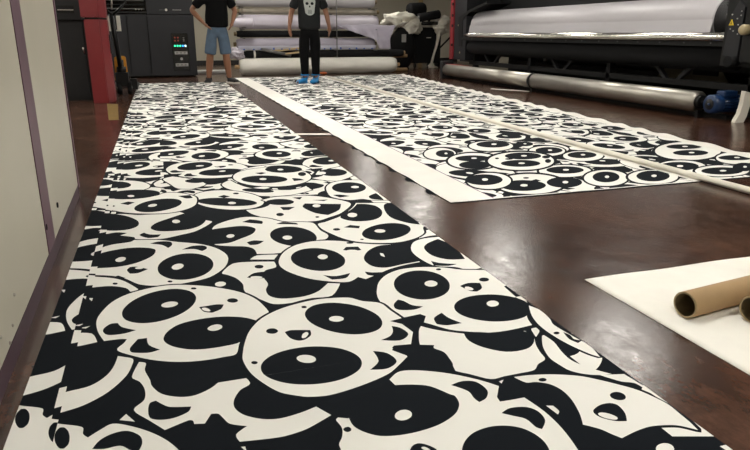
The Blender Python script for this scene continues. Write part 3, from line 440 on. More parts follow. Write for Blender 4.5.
LANE_TXT = """
b1 2941,4217 2889,4152 2829,4100 2767,4064 2709,4048 2659,4052 2623,4076 2602,4118 2599,4175 2615,4241 2649,4313 2699,4381 2760,4440 2826,4483 2890,4504 2945,4500 2985,4473 3005,4424 3003,4361 2981,4289
w1 2928,4222 2883,4166 2830,4121 2775,4091 2723,4077 2678,4081 2644,4103 2625,4140 2621,4189 2633,4247 2663,4308 2706,4367 2759,4416 2817,4452 2873,4468 2923,4465 2959,4441 2978,4399 2979,4344 2961,4283
b1 2925,4250 2895,4214 2858,4185 2819,4165 2781,4157 2747,4161 2720,4177 2704,4203 2699,4237 2706,4276 2725,4316 2754,4354 2790,4385 2831,4406 2871,4416 2907,4412 2935,4395 2952,4367 2955,4331 2946,4291
w1 2854,4283 2839,4266 2824,4258 2814,4262 2813,4275 2821,4294 2835,4311 2851,4319 2861,4316 2862,4302
b1 2678,4545 2625,4472 2562,4414 2493,4376 2425,4360 2365,4366 2316,4396 2283,4445 2269,4510 2276,4586 2305,4666 2353,4743 2416,4809 2489,4855 2564,4877 2632,4871 2685,4837 2718,4780 2728,4707 2713,4626
w1 2661,4550 2616,4488 2560,4439 2499,4406 2438,4393 2382,4400 2337,4426 2306,4469 2292,4526 2298,4592 2322,4661 2364,4726 2419,4781 2483,4819 2550,4837 2610,4830 2659,4801 2690,4752 2701,4689 2690,4619
b1 2674,4628 2643,4586 2603,4554 2558,4533 2512,4525 2470,4531 2434,4550 2409,4581 2396,4621 2398,4666 2414,4713 2443,4755 2482,4791 2529,4814 2577,4824 2622,4817 2660,4797 2685,4763 2697,4721 2692,4674
w1 2578,4669 2563,4651 2545,4642 2532,4646 2528,4662 2535,4683 2550,4702 2567,4712 2581,4707 2585,4691
b1 2081,4363 2037,4284 1986,4218 1934,4172 1885,4149 1843,4149 1811,4173 1792,4219 1788,4283 1800,4361 1828,4445 1869,4529 1920,4603 1976,4659 2032,4689 2080,4691 2115,4662 2133,4608 2132,4534 2114,4449
w1 2069,4367 2031,4299 1987,4243 1941,4203 1897,4183 1858,4184 1829,4206 1811,4246 1806,4302 1816,4369 1839,4442 1875,4513 1919,4575 1969,4622 2018,4647 2060,4647 2092,4622 2110,4576 2111,4513 2097,4440
b1 2065,4386 2014,4308 1959,4270 1918,4283 1907,4343 1930,4430 1979,4511 2038,4554 2081,4540 2091,4474
w1 2019,4410 2008,4390 1997,4380 1990,4382 1990,4396 1997,4417 2008,4436 2019,4447 2026,4445 2026,4430
b1 3089,3947 3035,3889 2974,3843 2910,3812 2849,3799 2796,3805 2757,3829 2733,3870 2729,3923 2744,3984 2777,4049 2828,4111 2890,4163 2959,4199 3026,4216 3084,4210 3126,4183 3149,4137 3149,4078 3128,4013
w1 3075,3952 3029,3902 2975,3863 2918,3837 2863,3826 2815,3832 2779,3854 2757,3889 2751,3936 2763,3989 2792,4044 2835,4097 2890,4141 2950,4171 3009,4184 3061,4178 3100,4154 3122,4115 3124,4064 3108,4008
b1 3055,4002 3024,3969 2987,3943 2947,3926 2907,3920 2872,3925 2845,3940 2827,3965 2821,3997 2828,4032 2847,4069 2876,4103 2913,4131 2955,4150 2996,4157 3033,4152 3062,4136 3080,4109 3084,4076 3075,4038
w1 2980,4035 2965,4020 2950,4012 2939,4016 2938,4029 2946,4046 2961,4061 2976,4068 2987,4065 2988,4052
b1 2870,4585 2819,4529 2761,4504 2717,4519 2702,4567 2723,4632 2773,4690 2833,4717 2879,4702 2893,4651
w1 2821,4611 2810,4597 2799,4590 2792,4592 2791,4603 2797,4619 2808,4633 2820,4640 2827,4637 2828,4626
b1 2269,4011 2207,3920 2136,3847 2062,3797 1990,3775 1927,3779 1878,3811 1846,3868 1834,3945 1846,4038 1880,4138 1935,4236 2007,4322 2088,4386 2171,4418 2244,4415 2300,4376 2331,4306 2335,4215 2313,4112
w1 2251,4016 2198,3938 2136,3876 2069,3834 2005,3815 1947,3820 1902,3848 1871,3898 1860,3966 1868,4046 1897,4132 1945,4215 2008,4288 2079,4340 2152,4366 2218,4362 2268,4328 2298,4269 2305,4191 2288,4103
b1 2235,4126 2212,4096 2179,4072 2141,4058 2100,4055 2060,4062 2026,4079 1999,4105 1983,4136 1980,4171 1989,4206 2011,4238 2043,4262 2082,4278 2125,4282 2166,4275 2202,4257 2229,4230 2244,4197 2246,4161
w1 2142,4164 2131,4151 2116,4145 2104,4149 2099,4161 2102,4177 2114,4191 2128,4197 2141,4193 2146,4181
b1 2121,3907 2095,3870 2063,3840 2026,3821 1988,3813 1954,3818 1925,3834 1905,3860 1895,3895 1897,3935 1910,3975 1934,4014 1967,4045 2005,4067 2044,4076 2081,4072 2111,4054 2132,4026 2140,3989 2137,3948
b1 2672,3515 2621,3459 2559,3416 2492,3389 2426,3380 2367,3388 2320,3414 2288,3456 2275,3509 2283,3569 2312,3632 2359,3691 2421,3740 2492,3774 2564,3787 2630,3778 2681,3749 2713,3702 2722,3642 2707,3578
w1 2656,3520 2612,3473 2557,3436 2498,3413 2438,3406 2385,3414 2341,3438 2311,3474 2298,3520 2304,3573 2328,3627 2369,3677 2423,3718 2486,3746 2550,3756 2609,3747 2656,3721 2686,3680 2696,3629 2685,3574
b1 2630,3563 2602,3533 2565,3511 2524,3497 2482,3494 2443,3501 2410,3517 2387,3542 2376,3573 2377,3606 2392,3640 2418,3671 2454,3695 2497,3710 2541,3714 2582,3708 2616,3690 2640,3663 2650,3631 2646,3596
w1 2540,3599 2527,3585 2511,3579 2499,3583 2495,3596 2501,3611 2515,3625 2531,3631 2543,3627 2547,3615
b1 2284,3240 2219,3162 2142,3101 2061,3061 1983,3046 1914,3054 1859,3086 1823,3139 1808,3210 1818,3292 1853,3381 1911,3466 1988,3540 2077,3592 2168,3617 2249,3609 2312,3570 2348,3504 2354,3420 2331,3329
w1 2265,3246 2208,3179 2141,3127 2069,3093 1998,3081 1935,3089 1884,3118 1850,3165 1835,3227 1843,3298 1873,3374 1923,3447 1991,3508 2069,3551 2148,3571 2221,3563 2278,3528 2312,3472 2321,3401 2304,3322
b1 2137,3243 2106,3208 2067,3180 2023,3163 1977,3158 1935,3165 1899,3183 1873,3212 1860,3248 1861,3288 1876,3328 1904,3366 1943,3396 1989,3416 2037,3423 2083,3416 2121,3395 2147,3364 2158,3326 2155,3284
w1 2036,3282 2021,3265 2004,3258 1991,3262 1987,3277 1993,3296 2008,3312 2025,3320 2038,3315 2043,3301
b1 2112,3382 2175,3415 2180,3366 2127,3348
b1 2152,3459 2141,3449 2128,3444 2116,3448 2112,3458 2116,3471 2126,3482 2140,3487 2151,3483 2155,3473
b1 2395,3249 2363,3212 2324,3183 2283,3163 2244,3155 2209,3160 2182,3176 2166,3202 2161,3236 2169,3275 2189,3317 2220,3355 2258,3387 2301,3410 2344,3419 2381,3415 2410,3398 2426,3369 2429,3332 2418,3290
w1 2318,3280 2302,3263 2287,3255 2276,3258 2275,3272 2284,3291 2300,3308 2316,3317 2326,3314 2327,3299
b1 2013,3415 1966,3347 1912,3292 1856,3254 1802,3237 1755,3240 1719,3264 1696,3306 1690,3364 1701,3433 1729,3507 1772,3580 1827,3643 1888,3690 1949,3714 2003,3712 2043,3683 2065,3632 2066,3565 2048,3490
w1 2000,3419 1960,3361 1912,3314 1862,3282 1814,3267 1771,3271 1738,3292 1716,3329 1709,3380 1718,3440 1742,3503 1779,3565 1827,3618 1881,3657 1935,3676 1983,3673 2019,3648 2040,3605 2043,3548 2029,3483
b1 1968,3465 1940,3425 1904,3393 1865,3372 1825,3363 1789,3368 1759,3385 1738,3413 1728,3450 1731,3493 1746,3537 1773,3579 1808,3614 1850,3638 1892,3649 1931,3644 1963,3625 1984,3594 1992,3554 1986,3509
w1 1884,3498 1870,3480 1855,3471 1844,3475 1841,3489 1848,3510 1861,3529 1877,3538 1888,3534 1891,3519
b1 2641,3889 2561,3791 2470,3713 2375,3662 2285,3641 2206,3649 2143,3687 2103,3751 2089,3837 2103,3940 2147,4050 2217,4159 2310,4253 2415,4321 2521,4355 2616,4348 2687,4301 2726,4220 2729,4116 2699,4001
w1 2618,3897 2550,3812 2470,3746 2385,3702 2304,3684 2231,3693 2174,3727 2136,3783 2121,3859 2132,3948 2169,4043 2231,4135 2311,4214 2403,4270 2497,4297 2581,4289 2645,4248 2683,4179 2690,4090 2667,3992
b1 2637,4095 2608,4059 2569,4032 2525,4015 2480,4010 2438,4017 2402,4035 2377,4063 2364,4099 2365,4139 2380,4179 2408,4216 2446,4245 2491,4264 2539,4271 2583,4264 2621,4244 2646,4214 2658,4176 2655,4135
w1 2541,4135 2527,4119 2510,4111 2497,4116 2493,4130 2499,4149 2513,4165 2530,4172 2543,4168 2547,4154
b1 2477,3850 2450,3819 2413,3795 2370,3781 2326,3778 2283,3786 2246,3804 2219,3831 2203,3864 2201,3900 2214,3936 2239,3969 2276,3994 2319,4010 2366,4014 2412,4006 2450,3987 2478,3958 2492,3923 2492,3886
w1 2378,3890 2364,3876 2348,3870 2335,3874 2329,3887 2334,3904 2348,3919 2364,3925 2378,3920 2383,3907
b1 2292,4107 2281,4092 2269,4084 2260,4087 2258,4099 2265,4116 2276,4132 2289,4140 2297,4137 2299,4124
b1 2378,4055 2363,4041 2344,4035 2327,4041 2319,4055 2323,4073 2337,4087 2356,4093 2374,4087 2382,4073
b1 2677,4040 2652,4011 2627,3997 2609,4003 2607,4026 2621,4058 2646,4087 2672,4102 2690,4096 2692,4072
b1 2598,3903 2570,3867 2545,3847 2532,3851 2537,3877 2557,3917 2585,3954 2611,3975 2624,3971 2619,3943
b1 2759,3261 2697,3195 2629,3142 2561,3106 2500,3089 2450,3093 2416,3117 2399,3158 2402,3215 2426,3283 2469,3356 2528,3427 2598,3489 2672,3534 2742,3557 2800,3554 2838,3526 2852,3475 2842,3409 2810,3335
w1 2746,3266 2692,3209 2633,3163 2573,3132 2518,3119 2473,3123 2441,3144 2424,3181 2426,3231 2445,3289 2482,3352 2533,3412 2594,3464 2658,3501 2720,3520 2771,3516 2806,3492 2821,3448 2815,3392 2788,3329
b1 2714,3307 2678,3267 2639,3235 2599,3213 2563,3202 2534,3204 2515,3218 2506,3243 2509,3277 2525,3317 2551,3360 2586,3401 2626,3436 2668,3462 2707,3474 2738,3473 2759,3457 2767,3429 2761,3392 2743,3350
w1 2656,3332 2639,3314 2623,3304 2615,3307 2617,3321 2629,3341 2646,3359 2662,3369 2670,3366 2668,3352
b1 3083,3186 3020,3130 2950,3085 2878,3057 2812,3046 2755,3053 2714,3077 2691,3118 2690,3170 2709,3231 2750,3295 2809,3356 2881,3407 2959,3442 3034,3458 3097,3451 3142,3423 3164,3376 3159,3316 3131,3251
w1 3068,3191 3014,3143 2952,3105 2889,3081 2829,3072 2778,3079 2740,3101 2718,3136 2714,3182 2731,3235 2766,3290 2816,3341 2879,3384 2947,3414 3013,3426 3070,3419 3111,3394 3132,3353 3131,3302 3108,3246
b1 3039,3232 2998,3193 2952,3163 2906,3142 2863,3133 2828,3137 2803,3153 2790,3180 2792,3215 2808,3256 2836,3298 2876,3338 2922,3372 2971,3396 3018,3407 3056,3403 3083,3385 3094,3356 3090,3318 3071,3275
w1 2965,3263 2945,3245 2927,3236 2917,3239 2918,3254 2931,3273 2951,3291 2969,3300 2980,3297 2978,3283
b1 4469,4766 4406,4706 4336,4659 4267,4627 4204,4613 4153,4617 4118,4641 4102,4681 4107,4734 4133,4795 4178,4860 4239,4922 4310,4975 4383,5012 4452,5029 4508,5025 4545,4999 4560,4954 4550,4896 4519,4831
w1 4455,4770 4401,4719 4341,4679 4280,4652 4224,4640 4177,4645 4145,4666 4129,4701 4132,4747 4153,4800 4192,4856 4244,4909 4305,4953 4370,4984 4430,4998 4480,4993 4514,4970 4529,4932 4523,4882 4497,4826
b1 4470,4832 4437,4802 4398,4779 4357,4765 4317,4760 4282,4765 4255,4780 4239,4803 4236,4832 4245,4865 4267,4898 4299,4928 4338,4952 4380,4968 4422,4973 4458,4968 4486,4953 4502,4928 4504,4898 4493,4865
w1 4403,4867 4387,4853 4371,4847 4361,4851 4360,4862 4370,4878 4385,4891 4402,4897 4412,4894 4412,4882
b1 4393,4478 4330,4422 4261,4377 4192,4347 4129,4334 4077,4340 4041,4363 4024,4402 4029,4453 4054,4512 4098,4574 4159,4633 4229,4682 4303,4717 4372,4733 4428,4728 4466,4702 4482,4658 4473,4603 4442,4540
w1 4379,4482 4326,4434 4265,4396 4204,4371 4148,4361 4101,4366 4068,4387 4051,4421 4053,4465 4074,4516 4112,4570 4164,4620 4225,4661 4289,4690 4350,4702 4401,4697 4436,4675 4451,4637 4446,4589 4421,4536
b1 4393,4538 4359,4509 4319,4486 4276,4472 4234,4468 4198,4473 4170,4488 4154,4512 4150,4541 4160,4574 4182,4607 4215,4637 4256,4661 4300,4676 4343,4681 4381,4676 4410,4660 4426,4635 4429,4604 4417,4571
w1 4322,4573 4305,4560 4289,4554 4278,4558 4278,4569 4287,4585 4304,4598 4320,4604 4331,4600 4332,4589
b1 4380,4198 4314,4142 4242,4098 4171,4068 4106,4056 4053,4062 4017,4085 4001,4124 4007,4175 4034,4234 4081,4296 4145,4354 4218,4404 4295,4438 4366,4454 4424,4449 4462,4423 4477,4379 4466,4323 4433,4260
w1 4367,4203 4310,4155 4247,4117 4184,4092 4126,4082 4078,4088 4045,4108 4029,4143 4032,4187 4055,4238 4095,4291 4150,4341 4214,4383 4280,4411 4343,4424 4395,4418 4430,4395 4445,4358 4438,4309 4411,4256
b1 4383,4224 4345,4193 4302,4169 4258,4153 4216,4147 4181,4152 4156,4167 4142,4191 4142,4221 4156,4255 4183,4290 4219,4322 4263,4348 4309,4366 4353,4372 4390,4367 4416,4352 4429,4326 4427,4295 4411,4259
w1 4315,4258 4297,4243 4280,4237 4270,4240 4271,4252 4282,4268 4300,4283 4318,4289 4328,4286 4327,4274
b1 4103,3838 3978,3733 3846,3650 3719,3597 3605,3574 3515,3583 3453,3624 3425,3692 3434,3785 3483,3894 3568,4013 3685,4129 3824,4231 3971,4306 4108,4342 4219,4335 4289,4283 4310,4195 4281,4082 4208,3959
w1 4079,3846 3971,3756 3856,3685 3743,3639 3641,3620 3558,3630 3500,3666 3473,3727 3479,3808 3519,3903 3592,4005 3693,4104 3813,4189 3941,4250 4061,4279 4159,4270 4223,4226 4246,4150 4225,4054 4167,3949
b1 4088,4049 4055,4024 4012,4005 3964,3996 3915,3995 3870,4005 3833,4022 3808,4047 3796,4076 3799,4107 3818,4138 3850,4164 3892,4184 3941,4195 3992,4195 4039,4186 4077,4168 4103,4142 4114,4111 4109,4079
w1 3990,4091 3974,4080 3955,4076 3942,4080 3938,4092 3946,4106 3962,4117 3980,4122 3994,4117 3998,4106
b1 3924,3815 3889,3788 3845,3767 3797,3756 3750,3754 3707,3763 3672,3780 3649,3804 3640,3834 3646,3867 3667,3899 3701,3927 3744,3948 3793,3961 3843,3964 3889,3955 3924,3937 3947,3911 3955,3880 3947,3846
w1 3830,3854 3813,3842 3795,3837 3782,3841 3779,3853 3788,3868 3805,3880 3824,3886 3837,3881 3839,3869
b1 4133,3523 4053,3461 3967,3413 3883,3381 3809,3368 3749,3375 3710,3400 3694,3443 3703,3499 3738,3564 3796,3633 3873,3699 3961,3755 4053,3794 4138,3812 4205,3806 4248,3776 4261,3726 4243,3663 4199,3593
w1 4117,3528 4049,3475 3974,3434 3900,3407 3833,3396 3779,3403 3742,3426 3726,3463 3733,3512 3762,3569 3811,3628 3877,3684 3954,3731 4034,3763 4108,3777 4168,3771 4207,3745 4221,3702 4209,3648 4173,3588
b1 4083,3552 4051,3529 4010,3513 3965,3505 3919,3505 3878,3514 3844,3530 3822,3552 3813,3578 3818,3605 3837,3632 3868,3655 3909,3672 3955,3682 4003,3682 4046,3673 4080,3657 4103,3634 4111,3606 4104,3578
w1 3994,3589 3978,3579 3961,3576 3948,3580 3945,3590 3953,3602 3969,3613 3987,3616 3999,3612 4002,3602
b1 4518,3919 4461,3877 4398,3844 4333,3823 4273,3816 4223,3823 4188,3844 4169,3877 4171,3918 4192,3965 4231,4013 4285,4057 4349,4093 4417,4117 4482,4126 4536,4119 4574,4096 4591,4061 4586,4016 4561,3967
w1 4505,3923 4456,3887 4401,3859 4344,3842 4290,3836 4245,3843 4212,3862 4194,3891 4193,3927 4210,3967 4244,4009 4291,4046 4347,4077 4406,4096 4463,4103 4512,4096 4546,4076 4563,4045 4561,4007 4541,3965
b1 4515,3966 4479,3940 4437,3921 4392,3910 4348,3907 4309,3914 4280,3930 4262,3952 4257,3979 4267,4009 4290,4039 4324,4065 4366,4086 4413,4098 4458,4101 4499,4094 4529,4078 4547,4054 4551,4026 4539,3995
w1 4436,4001 4419,3990 4402,3985 4390,3989 4390,3999 4399,4013 4416,4025 4434,4030 4445,4026 4446,4015
b1 3501,3384 3431,3324 3352,3277 3273,3247 3200,3236 3139,3244 3096,3270 3072,3312 3073,3368 3097,3433 3144,3500 3210,3564 3290,3618 3376,3655 3458,3671 3527,3664 3575,3633 3596,3584 3589,3520 3556,3451
w1 3485,3389 3424,3338 3356,3298 3286,3272 3220,3263 3165,3271 3124,3295 3102,3332 3100,3381 3120,3437 3160,3495 3217,3549 3287,3594 3362,3625 3434,3638 3496,3630 3540,3603 3561,3560 3557,3506 3531,3447
b1 3456,3423 3415,3389 3366,3363 3314,3346 3264,3342 3220,3349 3186,3367 3166,3395 3161,3429 3172,3468 3198,3508 3238,3543 3287,3572 3341,3591 3394,3597 3441,3590 3477,3570 3497,3540 3500,3503 3486,3463
w1 3360,3462 3340,3446 3320,3439 3307,3444 3306,3457 3318,3476 3337,3492 3358,3499 3371,3495 3372,3480
b1 3670,3189 3606,3143 3533,3107 3456,3086 3384,3081 3321,3092 3273,3117 3244,3156 3238,3203 3255,3257 3295,3312 3354,3362 3429,3402 3510,3428 3590,3436 3660,3425 3711,3396 3739,3353 3740,3300 3716,3244
w1 3653,3195 3598,3155 3534,3125 3466,3108 3400,3104 3343,3114 3299,3137 3272,3171 3265,3213 3278,3259 3312,3306 3363,3348 3428,3382 3500,3403 3571,3409 3633,3398 3680,3373 3707,3335 3710,3290 3692,3241
b1 3613,3208 3577,3181 3532,3162 3483,3152 3434,3151 3390,3160 3355,3177 3332,3201 3323,3231 3329,3262 3351,3293 3386,3320 3431,3341 3482,3353 3533,3355 3580,3346 3616,3328 3639,3302 3647,3271 3638,3238
w1 3515,3246 3498,3235 3479,3230 3465,3234 3463,3246 3472,3260 3490,3272 3509,3277 3522,3273 3525,3261
b1 3806,3284 3764,3250 3720,3223 3677,3204 3640,3195 3612,3197 3596,3210 3592,3232 3602,3261 3624,3296 3657,3333 3699,3367 3744,3397 3789,3418 3828,3429 3859,3427 3876,3413 3878,3389 3866,3357 3841,3321
w1 3756,3308 3736,3292 3719,3284 3712,3287 3717,3298 3732,3315 3751,3331 3768,3339 3776,3337 3771,3325
"""
# ------------------------------------------------------------------ the printed pandas: outlines on the cloth in millimetres
A = (.24, 2.395); Bv = (1.31, -.24)      # the repeat of the print
def parse(txt):
    out = []
    for l in txt.strip().split('\n'):
        k, *p = l.split(); out.append((k[0], int(k[1]), [tuple(int(c) / 1000 for c in q.split(',')) for q in p]))
    return out
TILE = parse(TILE_TXT); LANE = parse(LANE_TXT)
def smooth(p, n):
    out = []; L = len(p)
    for i in range(L):
        p0, p1, p2, p3 = [Vector(p[(i + k - 1) % L]) for k in range(4)]
        def sharp(a, b, c):
            u = b - a; v = c - b
            return u.length > 0 and v.length > 0 and u.angle(v) > 1.15
        t1 = Vector((0, 0)) if sharp(p0, p1, p2) else (p2 - p0) / 2
        t2 = Vector((0, 0)) if sharp(p1, p2, p3) else (p3 - p1) / 2
        d = (p2 - p1).length
        if t1.length > d: t1 = t1 * (d / t1.length)
        if t2.length > d: t2 = t2 * (d / t2.length)
        for k in range(n):
            s = k / n; s2 = s * s; s3 = s2 * s
            out.append(p1 * (2 * s3 - 3 * s2 + 1) + t1 * (s3 - 2 * s2 + s) + p2 * (-2 * s3 + 3 * s2) + t2 * (s3 - s2))
    return [tuple(v) for v in out]
def clip(poly, a, b, c):
    """keep a*x+b*y<=c"""
    out = []; n = len(poly)
    for i in range(n):
        p = poly[i]; q = poly[(i + 1) % n]; dp = a * p[0] + b * p[1] - c; dq = a * q[0] + b * q[1] - c
        if dp <= 0: out.append(p)
        if (dp < 0 < dq) or (dq < 0 < dp):
            t = dp / (dp - dq); out.append((p[0] + (q[0] - p[0]) * t, p[1] + (q[1] - p[1]) * t))
    return out
def clipbox(poly, x0, x1, y0, y1):
    for h in ((-1, 0, -x0), (1, 0, x1), (0, -1, -y0), (0, 1, y1)):
        if len(poly) < 3: return []
        poly = clip(poly, *h)
    return poly if len(poly) >= 3 else []
def area(p): return sum(p[i][0] * p[(i + 1) % len(p)][1] - p[(i + 1) % len(p)][0] * p[i][1] for i in range(len(p))) / 2
def grow(p, d):
    if area(p) < 0: p = p[::-1]
    out = []; n = len(p)
    for i in range(n):
        t = Vector(p[(i + 1) % n]) - Vector(p[i - 1])
        if t.length < 1e-6: continue
        t.normalize(); out.append((p[i][0] + t.y * d, p[i][1] - t.x * d))
    return out
SMO = {}
def repeat(j, k, n, box=None):
    """the print's shapes moved by j, k repeats"""
    dx = j * Bv[0] + k * A[0]; dy = j * Bv[1] + k * A[1]
    if n not in SMO:
        SMO[n] = []
        for c, s, p in TILE:
            q = smooth(p, n) if s else p
            if c == 'w' and abs(area(q)) > .012: SMO[n].append(('b', grow(q, .010)))   # the black contour of each head
            SMO[n].append((c, q))
    res = []
    bl = box[0] if k == 0 or j else -.10
    if box: res.append(('b', [(x + dx, y + dy) for x, y in ((bl, box[2]), (1.03, box[2]), (1.03, 3.28), (bl, 3.28))]))
    for c, p in SMO[n]:
        q = clipbox(p, *box) if box else p
        if len(q) >= 3 and (k < 2 or abs(area(q)) > .0006): res.append((c, [(x + dx, y + dy) for x, y in q]))
    return res
BOX = (-.30, 1.12, 1.06, 5.0)
def cloth_mesh(name, shapes, region, yspan, chunk, hz, mats, parent=None, skirt=None, extra=None):
    """planar subdivision of overlapping shapes: every triangle takes the colour of the topmost shape"""
    bm = bmesh.new(); y = yspan[0]; cidx = {'w': 0, 'b': 1, 'p': 2, 'm': 3}
    while y < yspan[1] - 1e-6:
        ye = min(y + chunk, yspan[1]); reg = clip(clip(region, 0, -1, -y), 0, 1, ye)
        if len(reg) >= 3:
            xs = [p[0] for p in reg]; bx = (min(xs), max(xs))
            polys = [('b', reg)]
            for c, p in shapes:
                ys = [q[1] for q in p]
                if max(ys) < y or min(ys) > ye: continue
                q = clipbox(p, bx[0], bx[1], y, ye)
                if len(q) < 3: continue
                cc = []
                for v in q:
                    if not cc or (abs(v[0] - cc[-1][0]) + abs(v[1] - cc[-1][1])) > 2e-4: cc.append(v)
                if len(cc) >= 3 and abs(area(cc)) > 1e-6: polys.append((c, cc))
            vs = []; fs = []
            for c, p in polys:
                if area(p) < 0: p = p[::-1]
                fs.append(list(range(len(vs), len(vs) + len(p)))); vs += [Vector(q) for q in p]
            r = delaunay_2d_cdt(vs, [], fs, 1, 1e-5, True)
            nv = [bm.verts.new((v[0], v[1], hz(v[0], v[1]))) for v in r[0]]
            for f, of in zip(r[2], r[5]):
                if 0 not in of: continue
                try: g = bm.faces.new([nv[i] for i in f])
                except ValueError: continue
                g.material_index = cidx[polys[max(of)][0]]
                g.normal_update()
                if g.normal.z < 0: g.normal_flip()
        y = ye
    if extra: extra(bm)
    n = len(region)
    for i in range(n):          # the thickness of the cloth along its outline
        p = Vector(region[i]); q = Vector(region[(i + 1) % n]); m = max(1, int((q - p).length / .05)); last = None
        for k in range(m + 1):
            v = p.lerp(q, k / m); z = hz(v.x, v.y); a = bm.verts.new((v.x, v.y, z)); b = bm.verts.new((v.x, v.y, z - .0009))
            if last: bm.faces.new((last[0], a, b, last[1])).material_index = 0
            last = (a, b)
    me = bpy.data.meshes.new(name); bm.to_mesh(me); bm.free()
    for m_ in mats: me.materials.append(M[m_])
    o = bpy.data.objects.new(name, me)
    return link(o, parent)

# the near strip: three identical sheets, each shifted a little to the left under the next
shp = []
for k in range(4, -1, -1):
    for j in (-1, 1, 0): shp += repeat(j, k, 4 if k == 0 else (3 if k == 1 else 2), (-.30, 1.12 if j == 0 else 1.03, 1.06, 5.0) if k else (-.8 if j == 0 else -.45, 1.5 if j == 0 else 1.03, .1, 5.0))
def strip_region(l, r, y0, y1):
    return [(l, y0), (r, y0), (r, y1), (l, y1)]
h0 = lambda x, y: .0036 + .0002 * math.sin(y * 2.1 + x * 3)
s = cloth_mesh('printed_fabric_sheet', shp, strip_region(-.303, 1.12, .30, 12.5), (.30, 12.5), .62, h0, ['fab_white', 'fab_black', 'fab_purple', 'margin'])
tag(s, 'long panda printed fabric sheet, topmost of the stack running down the left foreground', 'fabric')
s2 = s.copy(); COL.objects.link(s2); s2.location = (-.005, .03, -.0011); s2.rotation_euler.z = .008; s2.name = 'printed_fabric_sheet'
tag(s2, 'middle panda printed sheet of the near stack, a thin strip showing at left', 'fabric')
s3 = s.copy(); COL.objects.link(s3); s3.location = (-.101, .117, -.0022); s3.name = 'printed_fabric_sheet'
tag(s3, 'lowest panda printed sheet of the near stack, sticking out farthest left', 'fabric')

# the wide cloth on the right with a white margin
def rx(y): return 4.16 + (y - 3.66) * .094
def wave(y, a): return .5 + .5 * math.sin(y * 19 + a + 1.3 * math.sin(y * 4.1 + a))
def h1(x, y):
    z = .0034 + .0003 * math.sin(x * 5 + y * 3)
    d = x - 1.42
    if d < .07: z += (1 - d / .07) ** 2 * .007 * wave(y, 0) * min(1, max(0, (y - 3.1) / .4))
    d = rx(y) - x
    if d < .12: z += (1 - d / .12) ** 2 * .016 * wave(y * .8, 2)
    d = y - 3.08
    if d < .06: z += (1 - max(d, 0) / .06) ** 2 * .002 * wave(x * .6, 1)
    return z
YA, YB = 3.055, 13.6
reg = [(1.427, YA), (rx(YA), YA), (rx(YB), YB), (1.418, YB)]
shp = []
for k in range(5, -1, -1):
    for j in range(4, -1, -1):
        shp += repeat(j, k, 3 if k < 1 else 2, BOX)
shp += [(c, smooth(p, 2) if s_ else p) for c, s_, p in LANE]
NE = .012
shp.append(('m', [(1.30, 2), (1.688, 2), (1.688, 14), (1.30, 14)]))
shp.append(('p', [(1.688, 2), (1.695, 2), (1.695, 14), (1.688, 14)]))
shp.append(('w', [(1.6, YA - .05), (5.5, YA - .05), (5.5, YA + NE), (1.6, YA + NE)]))
shp.append(('m', [(rx(3) - .11, 3), (rx(3) + .1, 3), (rx(14) + .1, 14), (rx(14) - .11, 14)]))
# seam strip between the two printed lanes, under the rod
shp.append(('m', [(3.085, 3), (3.15, 3), (3.31, 14), (3.16, 14)]))
# fine grid lines in the margins let the lifted edges bend
for i in range(110):
    y = YA + i * .1
    shp.append(('m', [(1.40, y), (1.445, y), (1.445, y + .05), (1.40, y + .05)]))
    shp.append(('m', [(1.445, y), (1.50, y), (1.50, y + .05), (1.445, y + .05)]))
    shp.append(('m', [(rx(y) - .05, y), (rx(y) + .02, y), (rx(y) + .02, y + .05), (rx(y) - .05, y + .05)]))
    shp.append(('m', [(rx(y) - .1, y), (rx(y) - .05, y), (rx(y) - .05, y + .05), (rx(y) - .1, y + .05)]))
c = cloth_mesh('printed_fabric_sheet', shp, reg, (YA, YB), .66, h1, ['fab_white', 'fab_black', 'fab_purple', 'margin'])
tag(c, 'wide panda printed cloth with white margin and purple line, beside the roll printer', 'fabric')
# the sheet under it whose dark printed edge peeks out in scallops
m = MB(); n = 520
def under(i, j):
    y = YA - .012 + i * (YB - YA)
    if j < .5: return (1.424 - .040 * max(0, math.sin(y * 19.6 + .8 * math.sin(y * 3)) - .25) ** .7 if math.sin(y * 19.6 + .8 * math.sin(y * 3)) > .25 else 1.424, y, .0018)
    return (1.50, y, .0018)
m.grid(under, n, 1)
m.box((1.46, YA - .014, .0004), (rx(YA) - .03, YA + .1, .0018)); m.box((1.46, YA, .0004), (1.5, YB, .0017))
u = m.build('fabric_underlay', 'fab_black')
tag(u, 'dark printed underlayer peeking out in small scallops beneath the wide panda cloth', 'fabric')
# rod on the seam
p0 = Vector((3.11, 2.2, .0245)); p1 = Vector((3.235, 13.2, .0245))
r = MB().cyl(p0, p1, .019, seg=20).build('long_rod', 'rod')
tag(r, 'long thin ivory rod laid across the wide panda cloth along its middle seam', 'rod')
